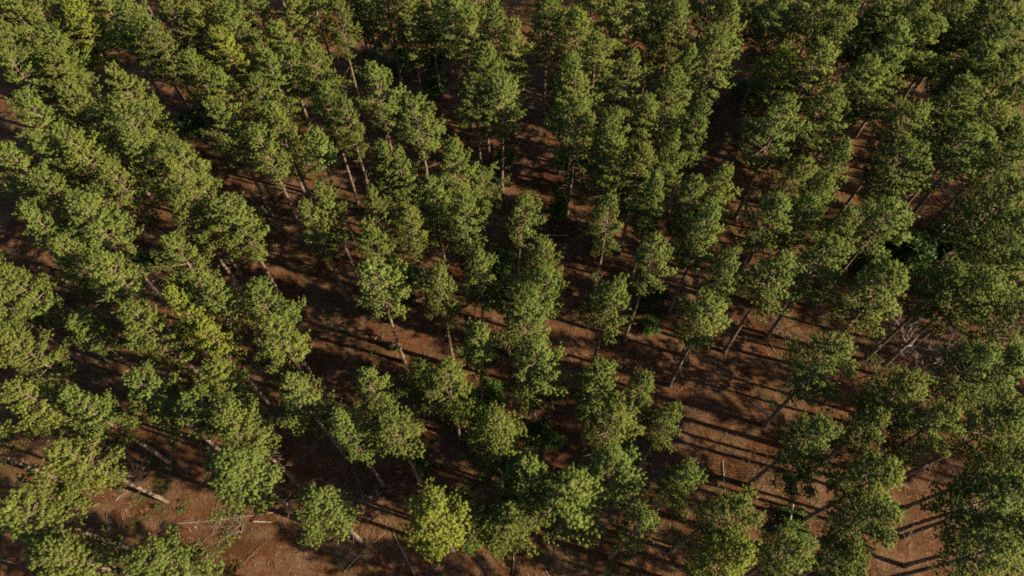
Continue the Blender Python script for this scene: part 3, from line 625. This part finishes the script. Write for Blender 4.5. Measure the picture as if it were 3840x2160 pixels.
def add_tufts(mb, rng, P, D, size, vary, crown_out, needles=18):
    """brushes of needles: a dense heart of short needles and a fringe of single blades"""
    n = len(P); D = norm(D)
    ref = norm(rng.normal(size=(n, 3))); A = norm(np.cross(D, ref)); B = np.cross(D, A)
    # heart
    s = size[:, None, None]
    iv = ICO_V[None] * (1 + rng.uniform(-0.28, 0.28, (n, 12, 1)))
    V = P[:, None] + s * (A[:, None] * iv[:, :, 0:1] * 0.38 + B[:, None] * iv[:, :, 1:2] * 0.38 + D[:, None] * (iv[:, :, 2:3] * 0.55 + 0.15))
    F = ICO_F[None] + (np.arange(n) * 12)[:, None, None]
    mb.add(V.reshape(-1, 3), F.reshape(-1, 3), np.repeat(np.clip(vary - 0.08, 0, 1), 12))
    mb.nr.append(norm(norm(V - P[:, None] - s * D[:, None] * 0.1) + crown_out[:, None] * 0.6).reshape(-1, 3))
    # blades
    k = needles
    u = rng.uniform(-0.35, 0.55, (n, k, 1)); th = rng.uniform(0, 2 * np.pi, (n, k, 1)); sp = rng.uniform(0.35, 1.35, (n, k, 1))
    base = P[:, None] + s * D[:, None] * u
    rad_ = A[:, None] * np.cos(th) + B[:, None] * np.sin(th)
    d = D[:, None] * np.cos(sp) + rad_ * np.sin(sp)
    ln = s * rng.uniform(0.65, 1.05, (n, k, 1)); side = norm(np.cross(d, rng.normal(size=(n, k, 3)))) * s * 0.085
    out = norm(d * 0.6 + D[:, None] * 0.2 + crown_out[:, None] * 0.55)
    q = np.cross(2 * side, d); side = np.where((q * out).sum(-1, keepdims=True) < 0, -side, side)
    tri = np.stack([base + d * ln * 0.12 - side, base + d * ln * 0.12 + side, base + d * ln], 2)
    mb.nr.append(np.repeat(out.reshape(-1, 3), 3, 0))
    F = np.arange(n * k * 3).reshape(-1, 3)
    mb.add(tri.reshape(-1, 3), F, np.repeat(np.clip(np.repeat(vary, k) + rng.uniform(-0.08, 0.12, n * k), 0, 1), 3))

def pine_variant(seed, R=1.75, base=0.5, dens=1.0):
    rng = np.random.default_rng(seed); Ht = 14.0
    zs = np.linspace(0, Ht, 12)
    ph = rng.uniform(0, 6.28, 2); am = rng.uniform(0.05, 0.16, 2)
    def axis(z): z = np.asarray(z, float); t = z / Ht; return np.stack([am[0] * np.sin(t * 4 + ph[0]) * t, am[1] * np.sin(t * 5 + ph[1]) * t, z], -1)
    rr = 0.138 * (1 - zs / Ht) ** 0.75 + 0.018; rr[0] = 0.2
    tk = MB(); pts = axis(zs); pts[0, 2] = -0.25; tk.tube(pts, rr, 9)
    br = MB(); nd = MB(); dr = MB()
    zc = Ht * base; P = []; D = []; SZ = []
    # bare stubs and dry boughs below the crown
    for _ in range(rng.integers(9, 15)):
        z = rng.uniform(0.2 * Ht, zc + 0.8); a = rng.uniform(0, 6.28); L = rng.uniform(0.3, 1.3) * (0.5 + z / Ht)
        d = np.array([math.cos(a), math.sin(a), rng.uniform(-0.25, 0.35)]); p0 = axis(z)
        q = [p0, p0 + d * L * 0.5, p0 + d * L + np.array([0, 0, rng.uniform(-0.15, 0.1)])]
        dr.tube(q, [0.024, 0.016, 0.007], 4)
        if L > 0.7:
            e = np.array([math.cos(a + 0.8), math.sin(a + 0.8), 0.1]); dr.tube([q[1], q[1] + e * L * 0.4], [0.011, 0.005], 3)
    z = zc; lop = rng.uniform(0, 6.28); aw = rng.uniform(0.1, 0.3)
    a0 = rng.uniform(0, 6.28)
    while z < Ht - 0.15:
        t = (z - zc) / (Ht - zc)
        prof = (0.60 + 0.40 * min(1, t / 0.25)) * (1 - max(0, (t - 0.25) / 0.75) ** 2.1 * 0.80)
        nb = int(rng.integers(4, 6)) if t < 0.85 else 4
        a0 += rng.uniform(0.5, 1.4)
        whorl = rng.uniform(0.78, 1.12)
        for b in range(nb):
            if rng.random() < 0.10: continue
            a = a0 + b * 2 * math.pi / nb + rng.uniform(-0.3, 0.3)
            L = R * prof * whorl * rng.uniform(0.62, 1.18) * (1 + aw * math.cos(a - lop))
            if rng.random() < 0.07 and t < 0.6: L *= 1.3
            e0 = math.radians(-4 + 52 * t ** 1.2 + rng.uniform(-10, 10))
            p0 = axis(z + rng.uniform(-0.12, 0.12)); h = np.array([math.cos(a), math.sin(a), 0]); up = np.array([0, 0, 1.0])
            ss = np.linspace(0, 1, 5); el = e0 + np.radians(26) * ss ** 1.5
            st = np.stack([h[0] * np.cos(el), h[1] * np.cos(el), np.sin(el)], -1) * (L / 4)
            pt = p0 + np.vstack([np.zeros(3), np.cumsum(st[:-1], 0)])
            br.tube(pt, np.linspace(0.034, 0.010, 5) * (0.7 + 0.3 * L / R), 4, cap=False)
            tang = norm(np.gradient(pt, axis=0))
            # leader brushes
            for s_ in (1.0, 0.9):
                i = s_ * 4; k = min(int(i), 3); p = pt[k] + (pt[k + 1] - pt[k]) * (i - k)
                P.append(p + rng.normal(0, 0.05, 3)); D.append(tang[k] + up * 0.5 + rng.normal(0, 0.2, 3)); SZ.append(rng.uniform(0.13, 0.185))
            nlet = max(2, int(L * 8.6 * dens)); sgn = 1
            for q in range(nlet):
                s_ = 0.24 + 0.74 * (q + rng.uniform(0, 0.8)) / nlet
                i = min(s_ * 4, 3.99); k = int(i); p = pt[k] + (pt[k + 1] - pt[k]) * (i - k)
                sgn = -sgn; side = np.array([-h[1], h[0], 0]) * sgn
                d = norm(tang[k] * 0.75 + side * rng.uniform(0.4, 1.1) + up * rng.uniform(-0.05, 0.55))
                l = rng.uniform(0.22, 0.62) * (1.15 - 0.6 * s_) * (0.6 + 0.4 * L / R) + 0.08
                br.tube([p, p + d * l], [0.009, 0.005], 3, cap=False)
                m = 2 if l < 0.3 else 3
                for g in range(m):
                    w = 1 - g * 0.36
                    P.append(p + d * l * w + rng.normal(0, 0.055, 3)); D.append(d + up * 0.55 + rng.normal(0, 0.35, 3)); SZ.append(rng.uniform(0.10, 0.165))
        z += rng.uniform(0.36, 0.62) * (1.0 - 0.35 * t)
    top = axis(Ht)
    for q in range(9):
        P.append(top + rng.normal(0, 0.12, 3) - np.array([0, 0, 0.1 * q * 0.5])); D.append(np.array([rng.normal(0, 0.4), rng.normal(0, 0.4), 1])); SZ.append(rng.uniform(0.16, 0.22))
    P = np.array(P); D = np.array(D); SZ = np.array(SZ)
    vary = np.clip(rng.normal(0.52, 0.11, len(P)) + 0.12 * np.sin(P[:, 0] * 2.1 + seed) * np.cos(P[:, 2] * 1.3), 0, 1)
    zc2 = zc + 0.35 * (Ht - zc); co = norm(np.stack([P[:, 0], P[:, 1], (P[:, 2] - zc2) * 0.45 + 0.25], -1))
    add_tufts(nd, rng, P, D, SZ, vary, co)
    return (tk.mesh('pine_trunk', M_BARK), dr.mesh('pine_dead_branches', M_TWIG), nd.mesh('pine_crown', M_NEEDLE, True), br.mesh('pine_branches', M_TWIG), len(P))

NV = 16
NHIGH = 6          # the last ones carry their crown high on a long bare trunk
VAR = []
for s_ in range(NV):
    r_ = random.Random(100 + s_)
    VAR.append(pine_variant(200 + s_, 1.75, (r_.uniform(0.46, 0.56) if s_ < NV - NHIGH else r_.uniform(0.57, 0.64)), r_.uniform(0.9, 1.1)))
print('tufts', [v[4] for v in VAR])

def plant_pine(i, x, y, h, w, yellow, high, label, group):
    r = random.Random(i * 7 + 3)
    v = VAR[NV - NHIGH + r.randrange(NHIGH)] if high else VAR[r.randrange(NV - 2)]
    t = link('pine_tree', None)
    t.empty_display_size = 0.5
    t.location = (x, y, float(ground_z(x, y)))
    sc = h / 14.0; sx = max(0.78, min(1.5, w / 3.45)) * 1.02
    t.rotation_euler = (r.uniform(-0.02, 0.02), r.uniform(-0.02, 0.02), r.uniform(0, 6.28))
    tag(t, label, 'pine', group)
    k = r.uniform(0.88, 1.12); hue = r.uniform(-0.075, 0.06)
    col = (k * (1 + hue), k, k * (1 - hue * 0.6), 1)
    if yellow: col = (1.32, 1.24, 0.92, 1)
    s2 = 0.6 + 0.4 * sx
    tr = link('trunk', v[0], t); tr.scale = (s2, s2, sc)
    db = link('dead_branches', v[1], tr); db.scale = (sx / s2, sx / s2, 1); tag(db, kind='stuff')
    cr = link('crown', v[2], t); cr.scale = (sx, sx, sc); cr.color = col
    tag(link('branches', v[3], cr), kind='stuff')
    if label and 'fan of bare' in label:
        rng = np.random.default_rng(8); mb = MB()
        for q in range(11):
            a = q * 0.57 + rng.uniform(-0.2, 0.2); z0 = 8.6 + 0.12 * q; d = np.array([math.cos(a), math.sin(a), 0.12])
            grow(mb, rng, np.array([0, 0, z0]), norm(d), 1.6, 0.05, 1, 0.5, 0.04)
        tag(link('bare_branches', mb.mesh('bare_branches', M_PALE), t), 'fan of bare pinkish dead branches')
for i, (x, y, h, w, yl, hi, lab) in enumerate(PINES):
    plant_pine(i, x, y, h, w, yl, hi, lab, 'plantation pines')
for i, (x, y, h, w) in enumerate(PINES_BACK):
    plant_pine(2000 + i, x, y, h, w, 0, 1, 'back-row pine by the top edge, bare trunk in view, crown above the picture', 'back-row pines at the top edge')
for i, (x, y, h, w) in enumerate(PINES_BEYOND):
    plant_pine(1000 + i, x, y, h, w, 0, 0, 'plantation pine standing outside the picture frame', 'pines outside the frame')

# ------------------------------------------------------------------ leafy shrubs
def add_leaves(mb, rng, P, N, size, vary):
    n = len(P); N = norm(N); A = norm(np.cross(N, rng.normal(size=(n, 3)))); B = np.cross(N, A); s = size[:, None]
    V = np.stack([P - A * s, P + B * s * 0.42 + N * s * 0.12, P + A * s * 1.05, P - B * s * 0.42 + N * s * 0.12], 1)
    i = (np.arange(n) * 4)[:, None]
    F = np.vstack([i + np.array([[0, 1, 2]]), i + np.array([[0, 2, 3]])])
    mb.add(V.reshape(-1, 3), F, np.repeat(vary, 4))

def shrub_variant(seed, mat, leaves=2600, leaf=0.075):
    """unit shrub: about 2 m wide, 1 m tall box to be scaled"""
    rng = np.random.default_rng(seed); st = MB(); lf = MB()
    nst = 9; P = []; N = []
    tips = []
    for k in range(nst):
        a = k * 2.4 + rng.uniform(-0.3, 0.3); r = rng.uniform(0.25, 0.95) if k else 0.1; hz = rng.uniform(0.55, 1.0) * math.sqrt(max(0.2, 1.05 - r * r * 0.85))
        e = np.array([math.cos(a) * r, math.sin(a) * r, hz])
        mid = e * np.array([0.4, 0.4, 0.55]) + rng.normal(0, 0.05, 3)
        st.tube([(0.04 * math.cos(a), 0.04 * math.sin(a), -0.1), mid, e], [0.028, 0.018, 0.007], 4)
        for q in range(6):
            u = rng.uniform(0.35, 1); p = mid + (e - mid) * u; d = norm(rng.normal(size=3) + np.array([0, 0, 0.3])) * rng.uniform(0.15, 0.36)
            d[2] *= 0.7; st.tube([p, p + d], [0.008, 0.004], 3, cap=False); tips.append(p + d)
        tips.append(e)
    tips = np.array(tips)
    idx = rng.integers(0, len(tips), leaves)
    P = tips[idx] + rng.normal(0, 1, (leaves, 3)) * np.array([0.12, 0.12, 0.085])
    P[:, 2] = np.maximum(P[:, 2], 0.04)
    N = rng.normal(size=(leaves, 3)) * 0.7 + np.array([0, 0, 1.0]) + (P - np.array([0, 0, 0.4])) * 0.6
    tv = rng.uniform(0.2, 0.8, len(tips))
    add_leaves(lf, rng, P, N, rng.uniform(0.6, 1.2, leaves) * leaf, np.clip(tv[idx] + rng.normal(0, 0.12, leaves), 0, 1))
    return st.mesh('shrub_stems', M_TWIG), lf.mesh('shrub_leaves', mat)
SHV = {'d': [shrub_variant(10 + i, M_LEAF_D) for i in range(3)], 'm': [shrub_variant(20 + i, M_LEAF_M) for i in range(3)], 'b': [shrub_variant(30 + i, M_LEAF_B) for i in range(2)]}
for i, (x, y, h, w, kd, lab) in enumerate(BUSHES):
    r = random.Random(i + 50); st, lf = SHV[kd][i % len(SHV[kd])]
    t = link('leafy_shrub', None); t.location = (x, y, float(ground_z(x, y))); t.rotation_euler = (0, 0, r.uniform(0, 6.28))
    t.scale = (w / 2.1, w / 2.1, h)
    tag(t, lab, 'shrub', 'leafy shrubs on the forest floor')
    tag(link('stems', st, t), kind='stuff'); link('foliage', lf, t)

# leaning pale stem with a dark leafy head
def leaning_tree():
    t = link('leaning_tree', None)
    bx, by = LEAN_BASE; t.location = (bx, by, float(ground_z(bx, by)))
    tag(t, 'small dark leafy tree on a pale leaning stem over lit scrub', 'tree')
    e = np.array(LEAN_TOP) - np.array([bx, by, 0]); mb = MB(); ss = np.linspace(0, 1, 8)[:, None]
    pts = e * ss + np.sin(ss * 5) * np.array([[0.06, 0.03, 0]]); pts[0, 2] = -0.2
    mb.tube(pts, np.linspace(0.085, 0.03, 8), 7)
    rng = np.random.default_rng(77); br = MB(); lf = MB(); tips = []
    for k in range(26):
        u = rng.uniform(0.55, 1.02); p = e * u; d = norm(rng.normal(size=3) * np.array([1, 1, 0.5]) + np.array([0, 0, 0.15])) * rng.uniform(0.7, 1.9)
        br.tube([p, p + d * 0.5 + [0, 0, 0.06], p + d], [0.022, 0.014, 0.006], 4)
        for q in (0.55, 0.75, 0.9, 1.0): tips.append(p + d * q + rng.normal(0, 0.12, 3))
    tips = np.array(tips); n = 3600; idx = rng.integers(0, len(tips), n)
    P = tips[idx] + rng.normal(0, 0.17, (n, 3)); N = rng.normal(size=(n, 3)) * 0.6 + np.array([0, 0, 1.0])
    add_leaves(lf, rng, P, N, rng.uniform(0.06, 0.11, n), np.clip(rng.normal(0.45, 0.2, n), 0, 1))
    link('stem', mb.mesh('leaning_stem', M_STEM), t); tag(link('branches', br.mesh('leaning_branches', M_TWIG), t), kind='stuff'); link('crown', lf.mesh('leaning_crown', M_LEAF_D), t)
LEAN_BASE = (19.92, 9.87)
LEAN_TOP = (19.33, 13.1, 5.6)
leaning_tree()

# ------------------------------------------------------------------ leafless trees and brush
for i, (x, y, h, w, kd, lab) in enumerate(LEAFLESS):
    rng = np.random.default_rng(400 + i)
    mat = {'g': M_GREY, 'p': M_DULL, 'n': M_BROWN}[kd]
    tree = kd == 'g'
    t = link('leafless_tree' if tree else ('brushwood_heap' if kd == 'p' else 'dry_shrub'), None)
    t.location = (x, y, float(ground_z(x, y)))
    tag(t, lab, 'tree' if tree else ('brushwood' if kd == 'p' else 'shrub'), None)
    if tree:
        a = MB(); b = MB(); a.tube([(0, 0, -0.2), (0.04, 0.02, h * 0.2), (0.0, 0.08, h * 0.42)], [0.12, 0.1, 0.085], 8)
        for k in range(7):
            an = k * 0.9 + rng.uniform(-0.3, 0.3)
            grow(b, rng, np.array([0, 0.05, h * rng.uniform(0.25, 0.42)]), norm(np.array([math.cos(an), math.sin(an), rng.uniform(0.3, 0.9)])), w * 0.27, 0.05, 3, 0.75, 0.10)
        link('trunk', a.mesh('leafless_trunk', mat), t); tag(link('branches', b.mesh('leafless_branches', mat), t), kind='stuff')
    elif kd == 'n':
        b = MB()
        for k in range(15):
            an = k * 2.4; rr = rng.uniform(0, 0.25) * w
            grow(b, rng, np.array([math.cos(an) * rr, math.sin(an) * rr, -0.05]), norm(np.array([math.cos(an) * 0.8, math.sin(an) * 0.8, rng.uniform(0.4, 1.0)])), h * 0.55, 0.02, 2, 0.9, 0.0)
        tag(link('twigs', b.mesh('dry_twigs', mat), t), kind='stuff')
    else:
        b = MB(); c = MB()
        for k in range(20):
            an = rng.uniform(0, 6.28); rr = rng.uniform(0, 0.42) * w
            p = np.array([math.cos(an) * rr, math.sin(an) * rr, rng.uniform(0.03, 0.35) * h])
            an2 = rng.normal(0.3, 0.7); d = np.array([-math.cos(an2), math.sin(an2), rng.uniform(-0.02, 0.3)])
            grow(b if k > 5 else c, rng, p, d, w * rng.uniform(0.2, 0.42), 0.024 if k > 5 else 0.036, 2, 0.55, -0.06)
        tag(link('twigs', b.mesh('brush_twigs', mat), t), kind='stuff'); tag(link('boughs', c.mesh('brush_boughs', mat), t), kind='stuff')

# fallen sticks and logs
for i, (x0, y0, x1, y1, r0, lab) in enumerate(STICKS):
    rng = np.random.default_rng(900 + i); L = math.hypot(x1 - x0, y1 - y0); n = 8
    ss = np.linspace(0, 1, n); px, py = -(y1 - y0) / L, (x1 - x0) / L; bend = rng.normal(0, 0.02) * L * np.sin(ss * math.pi)
    X = x0 + (x1 - x0) * ss + px * bend; Y = y0 + (y1 - y0) * ss + py * bend
    cx, cy = (x0 + x1) / 2, (y0 + y1) / 2; Z = ground_z(X, Y) + r0 * 0.8
    cz = float(ground_z(cx, cy))
    mb = MB(); pts = np.stack([X - cx, Y - cy, Z - cz], -1); mb.tube(pts, r0 * (1.05 - 0.5 * ss + rng.normal(0, 0.05, n)), 7)
    t = link('fallen_log' if r0 >= 0.07 else 'fallen_stick', mb.mesh('stick', M_PALE if i % 4 else M_GREY)) if L < 2.5 else link('fallen_branch', None)
    t.location = (cx, cy, cz); tag(t, lab, 'log' if r0 >= 0.07 else 'stick', 'dead wood on the ground')
    if L >= 2.5:
        link('stem', mb.mesh('fallen_stem', M_PALE if i % 4 else M_GREY), t); tw = MB()
        for k in range(int(L * 2.2)):
            j = rng.integers(1, n); a = math.atan2(y1 - y0, x1 - x0) + rng.choice([-1, 1]) * rng.uniform(0.4, 1.0)
            grow(tw, rng, pts[j], np.array([math.cos(a), math.sin(a), rng.uniform(0, 0.35)]), rng.uniform(0.3, 0.9), 0.012, 1, 0.6, -0.03)
        tag(link('side_twigs', tw.mesh('side_twigs', M_PALE), t), kind='stuff')

# ------------------------------------------------------------------ floor cover nobody could count
def floor_points(rng, n, pad=3):
    y = rng.uniform(4, 76, n * 2); x = rng.uniform(-68, 68, n * 2)
    k = np.abs(x) < 33 + y * 0.42 + pad
    return x[k][:n], y[k][:n]
def patch(x, y, s, o=0.0):
    return (np.sin(x * s + 1.3 * np.sin(y * s * 0.7 + o)) * np.cos(y * s * 0.9 + 1.1 * np.sin(x * s * 0.6 - o)) + 0.5 * np.sin((x + y) * s * 1.9 + o)) / 1.5

def straw():
    rng = np.random.default_rng(1); x, y = floor_points(rng, 90000); n = len(x)
    keep = rng.random(n) < 0.45 + 0.4 * patch(x, y, 0.5, 2); x, y = x[keep], y[keep]; n = len(x)
    a = rng.uniform(0, np.pi, n); L = rng.gamma(2.0, 0.11, n) + 0.1; el = np.abs(rng.normal(0, 0.28, n))
    d = np.stack([np.cos(a) * np.cos(el), np.sin(a) * np.cos(el), np.sin(el)], -1); s = np.stack([-np.sin(a), np.cos(a), np.zeros(n)], -1) * (rng.uniform(0.009, 0.026, n))[:, None]
    P = np.stack([x, y, ground_z(x, y) + 0.015], -1)
    V = np.stack([P - s, P + s, P + d * L[:, None] + [0, 0, 0.01]], 1)
    mb = MB(); mb.add(V.reshape(-1, 3), np.arange(n * 3).reshape(-1, 3), np.repeat(np.clip(rng.normal(0.6, 0.25, n), 0, 1), 3))
    tag(link('needle_litter', mb.mesh('needle_litter', M_LITTER, False)), 'reddish-brown fallen pine straw covering the forest floor', 'litter', kind='stuff')
straw()
def twigs():
    rng = np.random.default_rng(2); x, y = floor_points(rng, 8500); mb = MB()
    for i in range(len(x)):
        a = rng.uniform(0, 6.28); L = rng.gamma(2.0, 0.28) + 0.2; r = rng.uniform(0.009, 0.027)
        z = float(ground_z(x[i], y[i])) + 0.02; dx, dy = math.cos(a) * L, math.sin(a) * L; b = rng.normal(0, 0.12) * L
        mb.tube([(x[i], y[i], z), (x[i] + dx * 0.5 - dy * b, y[i] + dy * 0.5 + dx * b, z + 0.03), (x[i] + dx, y[i] + dy, float(ground_z(x[i] + dx, y[i] + dy)) + rng.uniform(0.02, 0.16))], [r, r * 0.85, r * 0.5], 3, cap=False)
    tag(link('fallen_twigs', mb.mesh('fallen_twigs', M_TWIG)), 'thin dead twigs strewn over the forest floor', 'twigs', kind='stuff')
twigs()
def weeds():
    rng = np.random.default_rng(3); x, y = floor_points(rng, 26000)
    g = patch(x, y, 0.33, 0.7) + 0.5 * patch(x, y, 1.4, 3.0); k = g > 0.45; x, y = x[k], y[k]; n0 = len(x); m = 9
    X = np.repeat(x, m) + rng.normal(0, 0.13, n0 * m); Y = np.repeat(y, m) + rng.normal(0, 0.13, n0 * m); n = len(X)
    P = np.stack([X, Y, ground_z(X, Y) + rng.gamma(2, 0.07, n) + 0.02], -1)
    mb = MB(); add_leaves(mb, rng, P, rng.normal(size=(n, 3)) * 0.6 + [0, 0, 1.0], rng.uniform(0.03, 0.075, n), np.clip(np.repeat(rng.uniform(0, 0.8, n0), m) + rng.normal(0, 0.15, n), 0, 1))
    tag(link('ground_weeds', mb.mesh('ground_weeds', M_WEED)), 'low green and yellowish weeds in patches between the pines', 'weeds', kind='stuff')
weeds()
def seedlings():
    rng = np.random.default_rng(6); x, y = floor_points(rng, 4200)
    g = patch(x, y, 0.24, 1.9) + 0.4 * patch(x, y, 0.9, 5.0); k = g > 0.3; x, y = x[k], y[k]; n0 = len(x); m = 60
    hh = rng.gamma(2.2, 0.19, n0) + 0.15; ww = hh * rng.uniform(0.35, 0.7, n0)
    dx = rng.normal(0, 1, (n0, m)) * ww[:, None] * 0.6; dy = rng.normal(0, 1, (n0, m)) * ww[:, None] * 0.6
    X = (x[:, None] + dx).ravel(); Y = (y[:, None] + dy).ravel(); n = len(X)
    Z = ground_z(X, Y) + (hh[:, None] * rng.uniform(0.15, 1, (n0, m)) * np.exp(-(dx ** 2 + dy ** 2) / (ww[:, None] ** 2 * 1.5))).ravel() + 0.02
    mb = MB(); add_leaves(mb, rng, np.stack([X, Y, Z], -1), rng.normal(size=(n, 3)) * 0.6 + [0, 0, 1.0], rng.uniform(0.035, 0.075, n), np.clip(np.repeat(rng.uniform(0, 0.8, n0), m) + rng.normal(0, 0.15, n), 0, 1))
    tag(link('seedlings', mb.mesh('seedlings', M_LEAF_M)), 'small leafy seedlings and brambles scattered under the pines', 'seedlings', kind='stuff')
seedlings()
def dry_grass():
    rng = np.random.default_rng(4); x, y = floor_points(rng, 14000)
    g = patch(x, y, 0.28, 4.0) + 0.35 * patch(x, y, 1.2, 1.0) + 0.5 * ((x > 5) & (y < 24)); k = g > 0.5; x, y = x[k], y[k]; n0 = len(x); m = 14
    X = np.repeat(x, m) + rng.normal(0, 0.05, n0 * m); Y = np.repeat(y, m) + rng.normal(0, 0.05, n0 * m); n = len(X)
    a = rng.uniform(0, 6.28, n); el = rng.uniform(0.35, 1.3, n); L = rng.uniform(0.15, 0.55, n)
    d = np.stack([np.cos(a) * np.cos(el), np.sin(a) * np.cos(el), np.sin(el)], -1); s = np.stack([-np.sin(a), np.cos(a), np.zeros(n)], -1) * 0.009
    P = np.stack([X, Y, ground_z(X, Y)], -1); V = np.stack([P - s, P + s, P + d * L[:, None]], 1)
    mb = MB(); mb.add(V.reshape(-1, 3), np.arange(n * 3).reshape(-1, 3), np.repeat(np.clip(rng.normal(0.75, 0.2, n), 0, 1), 3))
    tag(link('dry_grass', mb.mesh('dry_grass', M_LITTER, False)), 'dry tan grass and scrub stalks on the open ground', 'grass', kind='stuff')
dry_grass()
print('faces', sum(len(m.polygons) for m in bpy.data.meshes), 'objects', len(bpy.data.objects))
